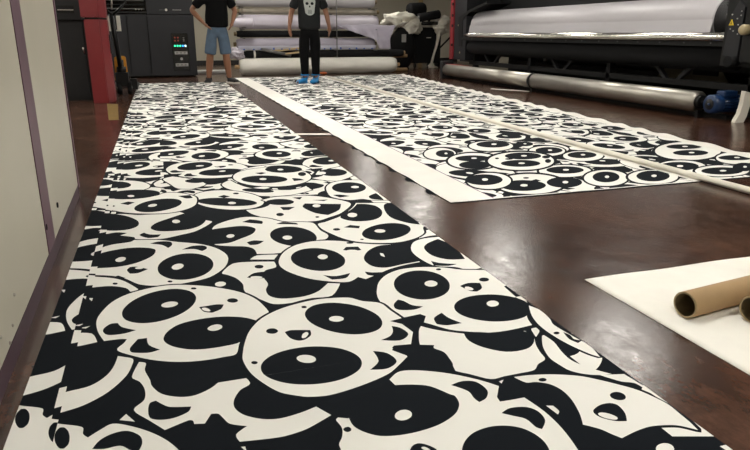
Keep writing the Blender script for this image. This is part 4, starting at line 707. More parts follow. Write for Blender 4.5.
# paper sheet with cardboard cores
def paper(u, v):
    x = 1.43 + u * 1.35; y = .35 + v * 1.52 + u * .01
    z = .0020 + .0007 * math.sin(x * 7) * math.sin(y * 6 + x)
    if v > .96: z += .003 * (.5 + .5 * math.sin(x * 13)) * (v - .96) / .04
    pass
    return (x, y, z)
m = MB(); m.grid(paper, 46, 46)
r = bmesh.ops.extrude_face_region(m.bm, geom=m.bm.faces[:])
bmesh.ops.translate(m.bm, verts=[v for v in r['geom'] if isinstance(v, bmesh.types.BMVert)], vec=(0, 0, -.0009))
tag(m.build('paper_sheet', 'paper'), 'plain cream white paper sheet on the floor under the cardboard tubes', 'paper')
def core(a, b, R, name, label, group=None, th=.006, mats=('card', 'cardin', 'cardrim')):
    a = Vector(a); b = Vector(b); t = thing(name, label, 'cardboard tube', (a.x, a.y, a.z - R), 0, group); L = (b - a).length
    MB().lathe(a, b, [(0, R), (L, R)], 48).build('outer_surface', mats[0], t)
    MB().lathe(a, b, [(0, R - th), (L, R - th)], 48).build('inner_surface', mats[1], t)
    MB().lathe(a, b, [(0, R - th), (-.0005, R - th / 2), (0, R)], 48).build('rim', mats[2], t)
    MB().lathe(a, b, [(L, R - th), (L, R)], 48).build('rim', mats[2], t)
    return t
# ------------------------------------------------------------------ left foreground cabinet
t = thing('machine_cabinet', 'tall cream cabinet with plum trim at the left edge, nearest the camera', 'cabinet', (-.8, 1.8, 0))
fx = lambda y: -.497 + (3.836 - y) * .0206       # front face
def fbox(m, d0, d1, y0, y1, z0, z1, mi=0):       # box following the slightly turned front
    m.prism([(fx(y0) + d0, y0, z0), (fx(y0) + d1, y0, z0), (fx(y1) + d1, y1, z0), (fx(y1) + d0, y1, z0)], (0, 0, z1 - z0), mi)
m = MB(); fbox(m, -1.0, 0, -1.2, 3.84, .065, 1.9); m.build('body', 'cream', t)
m = MB(); fbox(m, -.98, .001, -1.2, 3.83, 0, .062); m.build('plinth', 'plinth', t)
m = MB(); fbox(m, -.002, .003, 2.60, 2.785, .066, 1.895); m.build('trim_strip', 'plum', t)
m = MB(); fbox(m, -.03, .006, 3.835, 3.865, .05, 1.9); m.build('corner_edge', 'plum', t)
for y, z in ((2.98, .165), (2.62, .168)):
    MB().cyl((fx(y) - .004, y, z), (fx(y) + .005, y, z), .012, seg=12).build('screw', 'rubber', t)
for y, z in ((1.86, .10), (1.80, .075), (1.94, .16), (1.72, .13)):
    MB().sphere((fx(y), y, z), .0055, seg=10).build('rivet', 'alu', t)

# ------------------------------------------------------------------ black rip cabinet with the red door tower
t = thing('equipment_cabinet', 'black cabinet with slotted upper panel left of the red tower', 'cabinet', (-1.2, 9.9, 0))
MB().box((-1.75, 9.62, 0), (-.90, 10.3, 1.03)).build('lower_body', 'char2', t)
MB().box((-1.75, 9.58, 1.05), (-.93, 10.3, 1.9)).build('upper_body', 'char2', t)
m = MB(); m.box((-1.21, 9.56, 1.13), (-1.0, 9.585, 1.16)); m.box((-1.21, 9.57, 1.19), (-1.0, 9.585, 1.22)); m.box((-1.75, 9.60, 1.028), (-.9, 9.7, 1.052)); m.build('slot', 'slot', t)
MB().box((-1.2, 9.565, 1.163), (-1.01, 9.585, 1.172)).build('slot_edge', 'alu', t)
MB().box((-1.22, 9.6, .05), (-.93, 9.622, 1.0)).build('door', 'char2', t)
h = MB().cyl((-.955, 9.6, .70), (-.945, 9.6, .62), .008, seg=10).build('door_handle', 'alu', t)
t = thing('equipment_tower', 'glossy red tower cabinet beside the black slotted cabinet', 'cabinet', (-.73, 9.4, 0))
def tower(z0, z1, name, dx=0):
    m = MB(); m.prism([(-.862 + dx, 9.15, z0), (-.681, 9.15, z0), (-.605, 9.34, z0), (-.605, 9.6, z0), (-.862 + dx, 9.75, z0)], (0, 0, z1 - z0))
    bmesh.ops.bevel(m.bm, geom=[e for e in m.bm.edges], offset=.008, segments=2, affect='EDGES')
    m.build(name, 'red', t)
tower(.0, 1.045, 'lower_door'); tower(1.068, 1.9, 'upper_door', -.03)
MB().prism([(-.85, 9.17, 1.04), (-.69, 9.17, 1.04), (-.615, 9.37, 1.04), (-.615, 9.58, 1.04), (-.85, 9.58, 1.04)], (0, 0, .03)).build('gap', 'slot', t)
m = MB(); m.box((-.608, 9.40, .62), (-.592, 9.5, .86)); m.build('door_handle', 'char', t)

# ------------------------------------------------------------------ pallet jack
t = thing('pallet_jack', 'black hand pallet jack with tall loop handle in front of the dark machine', 'pallet jack', (-.52, 10.4, 0))
MB().tube([(-.555, 10.38, .40), (-.582, 10.37, .8), (-.605, 10.36, 1.14)], .034).build('handle_shaft', 'black', t)
lp = [(-.592, 10.36, 1.12), (-.665, 10.35, 1.2), (-.70, 10.35, 1.32), (-.66, 10.35, 1.42), (-.52, 10.35, 1.45), (-.40, 10.35, 1.40), (-.39, 10.35, 1.30), (-.48, 10.35, 1.21), (-.592, 10.36, 1.12)]
MB().tube(lp, .018).build('handle_loop', 'black', t)
MB().tube([(-.585, 10.34, 1.2), (-.575, 10.34, 1.30), (-.575, 10.34, 1.38)], .012).build('release_lever', 'alu', t)
m = MB(); m.cyl((-.55, 10.45, .18), (-.55, 10.45, .5), .04); m.cyl((-.55, 10.45, .3), (-.55, 10.45, .40), .065); m.box((-.64, 10.36, .12), (-.46, 10.52, .32), bev=.01); m.build('pump', 'black', t)
m = MB(); m.prism([(-.66, 10.56, .2), (-.64, 10.56, .53), (-.60, 10.56, .55), (-.50, 10.56, .55), (-.48, 10.56, .53), (-.47, 10.56, .2)], (0, .04, 0)); m.build('lift_frame', 'orange', t)
for x in (-.60, -.46):
    w = MB().lathe((x - .03, 10.42, .1), (x + .03, 10.42, .1), [(0, .02), (0, .09), (.008, .1), (.052, .1), (.06, .09), (.06, .02)], 24).build('wheel', 'rubber', t)
    MB().cyl((x - .032, 10.42, .1), (x + .032, 10.42, .1), .03, seg=16).build('hub', 'postgrey', w)
MB().cyl((-.64, 10.42, .1), (-.42, 10.42, .1), .012).build('axle', 'postgrey', t)
for x in (-.74, -.40):
    MB().box((x - .05, 10.56, .06), (x + .05, 11.6, .10), bev=.008).build('fork', 'black', t)
    MB().box((x - .05, 10.5, .06), (x + .05, 10.62, .22), bev=.008).build('fork_heel', 'black', t)

# ------------------------------------------------------------------ tall dark machine with the control panel
t = thing('print_server_machine', 'large charcoal machine with a lit control panel at the back left', 'machine', (-.1, 14.6, 0))
MB().box((-1.05, 14.22, .035), (-.16, 15.1, 1.235), bev=.006).build('side_body', 'char', t)
MB().box((-.16, 14.20, .035), (.735, 15.1, 1.235), bev=.006).build('front_body', 'char', t)
MB().box((-.16, 14.20, 1.245), (.735, 15.1, 1.95), bev=.006).build('upper_body', 'char', t)
m = MB(); m.box((-1.05, 14.55, 1.235), (-.16, 15.1, 1.95)); m.build('tray_recess', 'gloss', t)
m = MB(); m.box((-1.05, 14.21, 1.262), (-.17, 14.5, 1.29)); m.build('tray_front', 'char2', t)
for k in range(3): MB().box((-1.0, 14.3, 1.34 + k * .08), (-.2, 14.56, 1.352 + k * .08)).build('paper_guide', 'char2' if k % 2 else 'postgrey', t)
for x in (-.36, -.25, -.30): MB().sphere((x, 14.25, 1.33), .012, seg=8).build('stud', 'white', t)
for x in (-.555, -.165): MB().box((x - .006, 14.196, .09), (x + .002, 14.225, 1.23)).build('seam', 'slot', t)
pn = MB().box((.27, 14.185, .14), (.59, 14.2, .875), bev=.004).build('control_panel', 'gloss', t)
for k in range(5):
    MB().cyl((.325 + k * .052, 14.187, .628), (.325 + k * .052, 14.178, .628), .019, seg=14).build('indicator_lamp', ['led_g', 'led_g', 'led_g', 'led_b', 'led_w'][k], pn)
for dx in (-1, 1):
    for dz in (-1, 1): MB().box((.365 + dx * .03 - .014, 14.18, .76 + dz * .03 - .014), (.365 + dx * .03 + .014, 14.186, .76 + dz * .03 + .014)).build('display', 'led_r', pn)
for dz in (-.03, 0, .03): MB().box((.49, 14.18, .755 + dz - .006), (.52, 14.186, .755 + dz + .006)).build('button', 'lightgrey', pn)
for z in (.49, .25): 
    b_ = MB().box((.31, 14.176, z - .03), (.56, 14.186, z + .03)).build('button_bar', 'lightgrey', pn)
    for k in range(3): MB().box((.335 + k * .075, 14.172, z - .012), (.375 + k * .075, 14.177, z + .012)).build('button_mark', 'postgrey', b_)
MB().cyl((.435, 14.186, .37), (.435, 14.172, .37), .028, seg=18).build('dial', 'lightgrey', pn)
MB().cyl((.215, 14.2, 1.325), (.215, 14.188, 1.325), .024, seg=20).build('round_badge', 'white', t)
m = MB()
for k in range(9): m.box((.34 + k * .019, 14.192, 1.318), (.352 + k * .019, 14.201, 1.334))
m.build('badge_lettering', 'lightgrey', t)
m = MB()
for k in range(3): m.box((.09 + k * .03, 14.194, 1.318), (.108 + k * .03, 14.201, 1.33))
m.build('small_mark', 'postgrey', t)
for x in (-.9, -.1, .25, .62):
    for y in (14.3, 15.0):
        c_ = MB().cyl((x - .015, y, .04), (x + .015, y, .04), .04, seg=16).build('caster', 'rubber', t)
        MB().box((x - .03, y - .03, .0), (x + .03, y + .03, .05)).build('caster_plate', 'black', c_)
MB().box((-1.0, 14.3, .02), (.70, 15.0, .04)).build('base_frame', 'slot', t)
lb = MB().box((-.69, 10.62, .905), (-.50, 10.63, 1.125)).build('sign_sheet', 'white')
COLR = lb
m = MB(); m.box((-.635, 10.612, .925), (-.555, 10.621, 1.13))
local_origin(lb, (-.595, 10.62, .905))
m.build('sheet_centre', 'char', lb); 
tag(lb, 'white rimmed document holder sheet fixed behind the pallet jack handle', 'sign')

# ------------------------------------------------------------------ rolls rack behind the men
t = thing('roll_rack', 'grey steel rack carrying the stacked fabric rolls behind the two men', 'rack', (3.3, 14.8, 0))
for x in (1.75, 3.78, 4.7):
    MB().box((x - .025, 14.80, 0), (x + .025, 14.86, 2.1)).build('upright', 'postgrey', t)
    MB().box((x - .03, 14.5, 0), (x + .03, 15.1, .03)).build('foot', 'postgrey', t)
    for z in (.515, .775, .955, 1.262, 1.40):
        MB().box((x - .018, 14.3, z - .012), (x + .018, 14.82, z + .003)).build('arm', 'postgrey', t)
MB().box((1.725, 14.06, .975), (1.775, 14.82, .992)).build('arm', 'postgrey', t)
MB().box((1.6, 14.83, 2.04), (5.0, 14.87, 2.1)).build('top_bar', 'postgrey', t)
MB().cyl((3.77, 14.27, .36), (3.77, 14.27, 2.1), .012, seg=10).build('front_rod', 'postgrey', t)
def rag(name, c, s, mt, label, cat='cloth', seed=0, amp=.35, tp=None):
    m = MB(); bmesh.ops.create_icosphere(m.bm, subdivisions=4, radius=1)
    for v in m.bm.verts:
        n_ = v.co.copy(); p = n_ * 1.6 + Vector((seed, seed * 2.3, 0)); k = 1 + amp * noise.noise(p) + amp * .5 * abs(noise.noise(p * 2.7)) - amp * .3 * abs(noise.noise(p * 5))
        v.co = Vector((c[0] + n_.x * s[0] * k, c[1] + n_.y * s[1] * k, c[2] + n_.z * s[2] * k))
    for f in m.bm.faces: f.smooth = True
    o = m.build(name, mt); tag(o, label, cat); return local_origin(o, (c[0], c[1], c[2] - s[2]))
def roll(x0, x1, z, r, wrap, label, cap='cardin', ext=.06, y=14.5, wob=.006, group=None, corer=.042, sag=0):
    t = thing('fabric_roll', label, 'roll', ((x0 + x1) / 2, y, z - r), 0, group)
    m = MB(); n = 60; seg = 36; rings = []
    for i in range(n + 1):
        x = x0 + (x1 - x0) * i / n; e = min(i, n - i); k = 1 if e > 1 else (.93 if e == 1 else .80)
        ring = []
        for s_ in range(seg):
            a = 2 * PI * s_ / seg; rr = r * k * (1 + wob / r * noise.noise(Vector((x * 2.3, math.cos(a) * 1.5, math.sin(a) * 1.5 + z * 7))))
            ring.append(m.bm.verts.new((x, y + rr * math.cos(a), z + min(rr, r) * math.sin(a) - sag * math.sin(PI * i / n))))
        rings.append(ring)
    for a_, b_ in zip(rings, rings[1:]):
        for k in range(seg):
            f = m.bm.faces.new((a_[k], a_[(k + 1) % seg], b_[(k + 1) % seg], b_[k])); f.smooth = True
    m.bm.faces.new(rings[0]); m.bm.faces.new(rings[-1])
    m.build('wrapped_fabric', wrap, t)
    for xa, xb in ((x0 - ext, x0 + .02), (x1 - .02, x1 + ext)):
        MB().lathe((xa, y, z), (xb, y, z), [(0, corer * .7), (0, corer), (abs(xb - xa), corer), (abs(xb - xa), corer * .7), (0, corer * .7)], 20).build('core_end', cap, t)
    return t
roll(1.63, 5.20, .180, .175, 'floorroll', 'thick off-white roll lying lowest on the floor behind the men', 'card', .10, wob=.010, y=14.42)
roll(1.72, 5.42, .436, .080, 'rubber', 'slim black roll resting above the thick floor roll', 'card', .04, wob=.002, corer=.05)
roll(1.60, 4.70, .648, .125, 'lilac2', 'grey lilac roll with blue dotted plastic along its underside, above the slim black roll', wob=.006)
roll(1.62, 4.70, .862, .072, 'rubber', 'dark narrow roll in the shadowed gap below the shiny white roll', wob=.002)
roll(1.66, 4.78, 1.112, .150, 'lilac', 'shiny plastic wrapped white roll at the men\'s waist height', wob=.012)
roll(1.70, 4.76, 1.330, .056, 'beigewrap', 'narrow beige film covered roll between two white rolls', wob=.01)
roll(1.62, 4.70, 1.545, .132, 'media', 'smooth white roll, highest one in the rack within view', wob=.006)
roll(1.50, 1.93, 1.09, .095, 'lilac', 'short roll stub with open brown end beside the left man\'s hand', y=14.15, ext=.004, corer=.036)
m = MB()
m.lathe((1.95, 14.5, .436), (1.99, 14.5, .436), [(0, .0815), (.04, .0815)], 24)
tag(m.build('roll_strap', 'white'), 'narrow white strap wrapped round the left part of the slim black roll', 'strap')
rag('crumpled_film', (1.60, 14.42, .45), (.14, .14, .11), 'lilac', 'crumpled pale film bunched at the left end of the slim black roll', 'film', seed=12, amp=.6)
# blue dotted plastic wrap under the lilac roll
m = MB(); m.grid(lambda u, v: (1.62 + u * 3.1, 14.5 - .131 * math.cos(-.15 - v * .9) - .003 * math.sin(u * 60), .648 - .131 * math.sin(.25 + v * .9) + .006 * noise.noise(Vector((u * 12, v * 3, 0)))), 90, 6)
pw = m.build('plastic_wrap', 'bluemark'); tag(pw, 'white plastic film with small blue marks below the grey lilac roll', 'wrap')
m = MB()
for k in range(16):
    x = 1.75 + k * .19 + random.uniform(-.05, .05)
    m.box((x, 14.358, .53), (x + .035, 14.368, .53 + random.uniform(.02, .05)))
m.build('blue_mark', mat('blue_mark', (.05, .12, .45), .5), pw)
for (xa, za, xb, zb, yy, w_, mt, lab) in ((2.35, .50, 2.95, .560, 14.36, .025, 'tan', 'upper pale wooden slat lying across the black roll'),
                                (2.62, .445, 3.15, .500, 14.31, .028, 'tan', 'lower pale wooden slat in front of the black roll'),
                                (2.10, .545, 2.75, .415, 14.36, .030, 'postgrey', 'grey metal tube slanting across the black roll')):
    m = MB(); 
    if mt == 'tan': m.prism([(xa, yy, za - .018), (xb, yy, zb - .018), (xb, yy, zb + .018), (xa, yy, za + .018)], (0, .06, 0))
    else: m.cyl((xa, yy, za), (xb, yy, zb), w_, seg=14)
    o = m.build('wooden_slat' if mt == 'tan' else 'metal_tube', mt); tag(o, lab, 'slat' if mt == 'tan' else 'tube'); local_origin(o, (xa, yy, za))
m = MB().lathe((3.6, 14.64, .365), (5.57, 14.64, .365), [(0, .02), (0, .04), (1.97, .04), (1.97, .02)], 20).build('cardboard_tube', 'card')
tag(m, 'slim cardboard tube tucked behind the slim black roll, its end showing at right', 'cardboard tube')
m = MB().lathe((4.2, 14.13, .048), (5.60, 14.3, .048), [(0, .02), (0, .046), (1.41, .046), (1.41, .03), (1.35, .03)], 20).build('cardboard_tube', 'card')
m.location.y = .42; tag(m, 'brown cardboard core on the floor poking out right of the thick off-white roll', 'cardboard tube')
# draped lilac cloth
def drape(u, v):
    x = 3.75 + u * 1.42
    top = 1.055 - .01 * math.sin(u * 9)
    low = 1.03 - .30 * min(1, u / .66) if u < .66 else .73 - (u - .66) / .04 * .2 if u < .70 else .53
    if u > .92: low = .53 + (u - .92) * 4.5
    z = top + (low - top) * v
    y = 14.325 - .02 * math.sin(u * 18 + v * 2) * v - .05 * v * (1 if u < .7 else .4) + .02 * math.sin(u * 40 - v * 5) * v
    return (x - (.10 * v if u > .92 else 0), y, z)
m = MB(); m.grid(drape, 80, 16)
o = m.build('draped_cloth', 'lilac2'); tag(o, 'pale lilac cloth draped in a sagging triangle over the right end of the rolls', 'cloth')
sol = o.modifiers.new('thickness', 'SOLIDIFY'); sol.thickness = .004

# ------------------------------------------------------------------ bin and its pile
t = thing('waste_bin', 'large black rolling bin heaped with cloth right of the fabric rolls', 'bin', (6.65, 16.3, 0))
m = MB(); m.prism([(6.25, 15.95, .13), (6.98, 15.95, .13), (7.02, 15.95, 1.0), (6.18, 15.95, 1.0)], (0, .7, 0)); m.build('body', 'rubber', t)
MB().box((6.15, 15.92, .97), (7.05, 16.68, 1.02), bev=.01).build('rim', 'black', t)
MB().box((6.60, 15.935, .755), (6.72, 15.95, .775)).build('logo_patch', 'white', t)
for x in (6.32, 6.92):
    for y in (16.02, 16.55): MB().cyl((x - .02, y, .065), (x + .02, y, .065), .065, seg=16).build('caster', 'black', t)
t = thing('trash_bag', 'bulging black bag with a small white label left of the rolling bin', 'bag', (5.92, 15.9, 0))
m = MB(); m.sphere((0, 0, 0), 1, seg=32)
for v in m.bm.verts:
    n_ = v.co.copy(); k = 1 + .10 * noise.noise(n_ * 2.1)
    v.co = Vector((5.93 + n_.x * .34 * k, 15.9 + n_.y * .3 * k, .53 + n_.z * .52 * k))
m.build('bag', 'rubber', t)
MB().box((5.79, 15.575, .66), (5.90, 15.60, .85)).build('label', 'lightgrey', t)
rag('crumpled_cloth', (5.83, 15.95, 1.19), (.36, .2, .17), 'offwhite', 'crumpled off-white cloth heaped on the black bag', seed=1, amp=.8)
rag('crumpled_cloth', (6.15, 15.85, 1.03), (.24, .14, .18), 'offwhite', 'folded tan-white cloth bundle over the left corner of the bin', seed=5, amp=.7)
rag('crumpled_cloth', (6.98, 16.0, 1.06), (.26, .2, .20), 'offwhite', 'crumpled cream cloth on the right corner of the bin', seed=9, amp=.8)
rag('crumpled_cloth', (6.56, 16.15, 1.05), (.40, .2, .06), 'offwhite', 'flat cream cloth laid across the top of the bin under the black rolls', seed=3, amp=.4)
rag('crumpled_cloth', (6.10, 16.1, 1.26), (.20, .15, .10), 'rubber', 'black cloth lump between the white cloth and the black rolls', seed=7, amp=.5)
m = MB().grid(lambda u, v: (5.62 + u * .28 + v * .1, 15.72 - .1 * v + .02 * math.sin(u * 7), 1.0 + v * .10 + .06 * u), 8, 6); o = m.build('paper_scrap', 'paper'); tag(o, 'bright white paper scrap leaning against the black bag top', 'paper'); sol = o.modifiers.new('t', 'SOLIDIFY'); sol.thickness = .003
m = MB().lathe((6.17, 16.12, 1.44), (6.62, 16.2, 1.47), [(0, .0), (0, .15), (.05, .17), (.4, .17), (.457, .14), (.457, 0)], 28).build('black_roll', 'rubber'); tag(m, 'fat short black roll on top of the bin pile', 'roll')
t = thing('black_roll', 'slim long black roll with grey core end before the fat black roll', 'roll', (6.6, 15.85, 1.14))
MB().lathe((6.33, 15.82, 1.245), (6.93, 15.92, 1.345), [(0, .0), (0, .105), (.6, .105), (.617, .08), (.617, 0)], 28).build('roll_body', 'rubber', t)
MB().lathe((6.325, 15.818, 1.244), (6.34, 15.823, 1.246), [(0, 0), (0, .055), (.01, .055), (.01, 0)], 20).build('core_end', 'postgrey', t)
m = MB().lathe((6.42, 15.85, 1.115), (6.85, 15.85, 1.12), [(0, .0), (0, .045), (.43, .045), (.43, 0)], 20).build('black_roll', 'gloss'); tag(m, 'small dark glossy roll lowest of the black rolls on the bin', 'roll')
def hang(u, v):
    z = 1.08 - v * 1.075; w_ = .13 - .07 * v + (.22 * max(0, v - .88) / .12 if v > .88 else 0)
    return (6.90 - .16 * v + (u - .5) * w_ + .03 * math.sin(v * 5) + (.06 if v > .95 else 0), 15.86 - .03 * math.sin(u * 9 + v * 4), max(.004, z))
o = MB().grid(hang, 12, 40).build('hanging_cloth', 'offwhite'); tag(o, 'long cream cloth strip hanging from the bin down to the floor', 'cloth'); sol = o.modifiers.new('t', 'SOLIDIFY'); sol.thickness = .006
t = thing('cart_frame', 'thin black post frame standing between the bin and the red trimmed printer end', 'frame', (7.1, 16.3, 0))
MB().box((7.05, 16.2, 0), (7.11, 16.26, 1.2)).build('post', 'black', t)
MB().box((6.75, 16.2, 1.17), (7.5, 16.26, 1.27)).build('top_rail', 'black', t)
MB().prism([(7.08, 16.22, .45), (7.4, 16.22, .75), (7.4, 16.22, .80), (7.08, 16.22, .5)], (0, .03, 0)).build('brace', 'black', t)
MB().box((7.40, 16.2, 0), (7.45, 16.26, 1.2)).build('post', 'black', t)
MB().box((7.0, 16.15, .0), (7.5, 16.32, .03)).build('foot_bar', 'black', t)

# ------------------------------------------------------------------ big roll printer
t = thing('roll_printer', 'huge black wide-format printer with red trim along the right side', 'printer', (6.4, 9, 0))
MB().box((6.55, 4.5, .42), (7.7, 12.9, 1.95)).build('body', 'char2', t)
m = MB(); m.box((6.12, 12.05, .30), (6.6, 12.9, 1.95)); m.box((5.83, 12.05, .36), (6.14, 12.62, 1.95)); m.build('end_cabinet', 'char', t)
m = MB(); m.box((5.80, 12.60, .36), (5.86, 12.74, 1.95)); m.build('red_trim', mat('red_trim', (.24, .015, .022), .4), t)
m = MB()
for z in (.62, 1.0, 1.2, 1.42): m.box((5.79, 12.60, z), (5.806, 12.66, z + .05))
m.build('trim_clip', 'slot', t)
for y, z in ((12.4, 1.03), (12.3, .50)): MB().cyl((5.832, y, z), (5.822, y, z), .02, seg=12).build('bolt', 'knob', t)
m = MB(); m.prism([(5.82, 12.4, 1.18), (5.82, 11.9, 1.32), (5.82, 11.2, 1.44), (5.82, 11.2, 1.40), (5.82, 11.9, 1.27), (5.82, 12.2, 1.13), (5.82, 12.2, .62), (5.82, 12.35, .62)], (.5, 0, 0)); m.build('roll_end_support', 'black', t)
# media roll and its tapered shape
rl = MB().lathe((6.12, 5.90, 1.025), (6.12, 11.95, 1.025), [(0, .06), (0, .262), (.02, .268), (6.0, .268), (6.04, .25), (6.04, .06)], 48).build('media_roll', 'media', t)
m = MB(); m.grid(lambda u, v: (5.852 - .03 * v, 5.90 + u * 6.03, 1.025 - v * .19), 20, 3); m.grid(lambda u, v: (5.862 - .03 * v, 5.90 + u * 6.03, 1.025 - v * .19), 20, 3); m.build('hanging_sheet', 'media', t)
MB().lathe((6.12, 5.40, 1.025), (6.12, 5.91, 1.025), [(0, .05), (0, .20), (.05, .25), (.50, .255), (.51, .05)], 40).build('roll_hub', 'gloss', t)
r = MB().lathe((5.75, 5.52, .840), (5.75, 11.95, .840), [(0, 0), (0, .046), (6.2, .046), (6.43, .02), (6.43, 0)], 24).build('guide_rail', 'chrome', t)
m = MB(); m.box((5.77, 5.5, .74), (5.9, 12.1, .80)); m.box((5.9, 5.5, .70), (6.1, 12.1, .86)); m.build('rail_beam', 'black', t)
m = MB()
for k in range(16): m.cyl((5.768, 5.8 + k * .39, .775), (5.764, 5.8 + k * .39, .775), .008, seg=8)
m.build('rail_screw', 'postgrey', t)
MB().lathe((5.90, 5.55, .615), (5.90, 12.0, .615), [(0, 0), (0, .13), (6.3, .13), (6.38, .10), (6.45, .03), (6.45, 0)], 40).build('take_up_drum', 'rubber', t)
# lower frame
m = MB(); m.box((6.0, 5.0, .27), (6.1, 12.2, .34)); m.box((6.9, 5.0, .27), (7.0, 12.2, .34)); m.build('lower_beam', 'char2', t)
for y in (11.3, 9.0, 6.6):
    for s_ in (-1, 1):
        MB().prism([(6.02, y + s_ * .06, .32), (6.02, y + s_ * .12 , .32), (6.02, y + s_ * .62, .72), (6.02, y + s_ * .52, .72)], (.05, 0, 0)).build('brace', 'char', t)
for y in (12.0, 9.9, 7.8, 5.4):
    MB().box((6.0, y - .04, .03), (6.1, y + .04, .72)).build('leg', 'char2', t)
    MB().cyl((6.05, y, 0), (6.05, y, .04), .06, seg=16).build('leveling_foot', 'black', t)
for y in (9.75, 8.95): 
    c_ = MB().cyl((6.22, y, .42), (6.22, y, .50), .035, seg=12).build('fitting', 'postgrey', t); MB().cyl((6.22, y, .5), (6.22, y, .6), .01, seg=8).build('hose', 'postgrey', c_)
m = MB(); m.prism([(6.62, 6.28, .29), (6.62, 7.55, .27), (6.62, 7.36, .46), (6.62, 6.46, .475)], (.25, 0, 0)); cs = m.build('electronics_case', 'olive', t)
MB().box((6.605, 6.46, .36), (6.625, 6.87, .43)).build('slot', 'slot', cs)
MB().box((7.3, 4.6, 0), (7.35, 12.9, .45)).build('back_skirt', 'slot', t)
MB().box((6.0, 4.0, 0), (7.7, 5.0, 1.95)).build('near_cabinet', 'black', t)
# right bracket
bk = MB().prism([(5.60, 5.455, .655), (5.60, 5.265, .65), (5.60, 5.26, 1.13), (5.60, 5.34, 1.19), (5.60, 5.42, 1.05)], (.03, 0, 0)).build('end_bracket', 'char', t)
for y, z in ((5.40, 1.06), (5.33, 1.02), (5.31, .96), (5.36, .90), (5.30, .87), (5.40, .92), (5.29, 1.05), (5.29, 1.09)):
    MB().cyl((5.601, y, z), (5.593, y, z), .007, seg=8).build('bolt', 'lightgrey', bk)
tri = MB().prism([(5.594, 5.425, .955), (5.594, 5.365, .955), (5.594, 5.395, 1.015)], (.006, 0, 0)).build('warning_triangle', 'yellow', bk)
MB().prism([(5.592, 5.402, .965), (5.592, 5.388, .965), (5.592, 5.395, .995)], (.003, 0, 0)).build('warning_mark', 'slot', tri)
MB().box((5.63, 5.1, .55), (6.1, 5.5, 1.22)).build('drive_housing', 'black', t)
MB().cyl((5.64, 5.30, .60), (5.52, 5.30, .60), .055, seg=24).build('drum_bearing', 'rubber', t)
MB().lathe((5.56, 5.15, .91), (5.48, 5.15, .91), [(0, .03), (.0, .05), (.06, .052), (.08, .04), (.08, 0)], 24).build('hand_knob', 'knob', t)
MB().box((5.56, 4.9, .6), (5.7, 5.2, 1.3)).build('knob_mount', 'black', t)

# ------------------------------------------------------------------ floor take-up roller with motor
t = thing('floor_roller', 'long brushed aluminium roller near the floor in front of the printer', 'roller', (5.5, 9, 0))
MB().lathe((5.5, 5.58, .170), (5.5, 8.87, .170), [(0, .02), (0, .111), (3.29, .111), (3.29, .02)], 48).build('roller_tube', 'alu', t)
MB().lathe((5.5, 8.93, .170), (5.5, 12.15, .170), [(0, .02), (0, .111), (3.22, .111), (3.22, .02)], 48).build('roller_tube', 'alu', t)
MB().cyl((5.5, 5.4, .17), (5.5, 12.3, .17), .02, seg=12).build('shaft', 'black', t)
for y, r_ in ((8.90, .119), (5.55, .07)):
    MB().cyl((5.5, y - .028, .17), (5.5, y + .028, .17), r_, seg=32).build('support_ring', 'black', t)
    MB().box((5.46, y - .02, 0), (5.54, y + .02, .08)).build('support_foot', 'black', t)
MB().box((5.38, 12.16, 0), (5.64, 12.26, .34), bev=.01).build('end_plate', 'char', t)
for y in (11.5, 10.6, 9.6): MB().box((5.49, y - .012, 0), (5.51, y + .012, .07)).build('support_foot', 'black', t)
MB().box((5.62, 5.3, 0), (5.70, 12.2, .05)).build('ground_rail', 'black', t)
mo = thing('electric_motor', 'blue electric motor at the near end of the aluminium floor roller', 'motor', (5.65, 5.36, 0))
y = 5.36; z = .165
fc = MB().lathe((5.430, y, z), (5.550, y, z), [(0, 0), (0, .08), (.012, .096), (.10, .098), (.12, .09)], 32).build('fan_cover', 'blue', mo)
MB().lathe((5.426, y, z), (5.435, y, z), [(0, 0), (0, .055), (.006, .058)], 28).build('fan_grille', 'char2', fc)
MB().sphere((5.422, y, z), .014, seg=10).build('grille_screw', 'blue', fc)
m = MB().cyl((5.540, y, z), (5.770, y, z), .074, seg=32)
for k in range(20):
    a = 2 * PI * k / 20; c_ = Vector((5.650, y + .078 * math.cos(a), z + .078 * math.sin(a)))
    m.box((5.55, -.003, -.012), (5.75, .003, .012), M4=Matrix.Translation((0, y + .078 * math.cos(a), z + .078 * math.sin(a))) @ Matrix.Rotation(a + PI / 2, 4, 'X'))
m.build('finned_body', 'blue', mo)
tb = MB().box((5.550, y - .06, z + .075), (5.730, y + .05, z + .135), bev=.012).build('terminal_box', 'blue', mo)
m = MB().lathe((5.750, y, z), (5.810, y, z), [(0, .074), (.01, .095), (.05, .095), (.06, .07)], 28).build('flange', 'blue', mo)
for a in (.8, 2.4, 4.0, 5.5): MB().sphere((5.750, y + .083 * math.cos(a), z + .083 * math.sin(a)), .010, seg=8).build('flange_bolt', 'alu', mo)
MB().box((5.810, y - .09, z - .09), (5.970, y + .10, z + .10), bev=.015).build('gearbox', 'black', mo)
MB().cyl((5.890, y - .088, z), (5.890, y - .10, z), .035, seg=20).build('gearbox_cap', 'cardin', mo)
m = MB().prism([(5.606, 5.10, .317), (5.70, 5.10, .295), (5.705, 5.10, .22), (5.675, 5.10, .06), (5.645, 5.10, .0), (5.535, 5.10, .0), (5.54, 5.10, .02), (5.58, 5.10, .09), (5.60, 5.10, .187)], (0, .05, 0)).build('curved_foot', 'offwhite')
tag(m, 'curved white support foot just right of the blue motor', 'foot')
m = MB().prism([(5.42, 12.1, .278), (5.52, 11.35, .278), (5.44, 11.6, .278)], (.0, 0, .003)).prism([(5.46, 12.15, .282), (5.56, 11.3, .282), (5.56, 12.1, .282)], (0, 0, .003), 1)
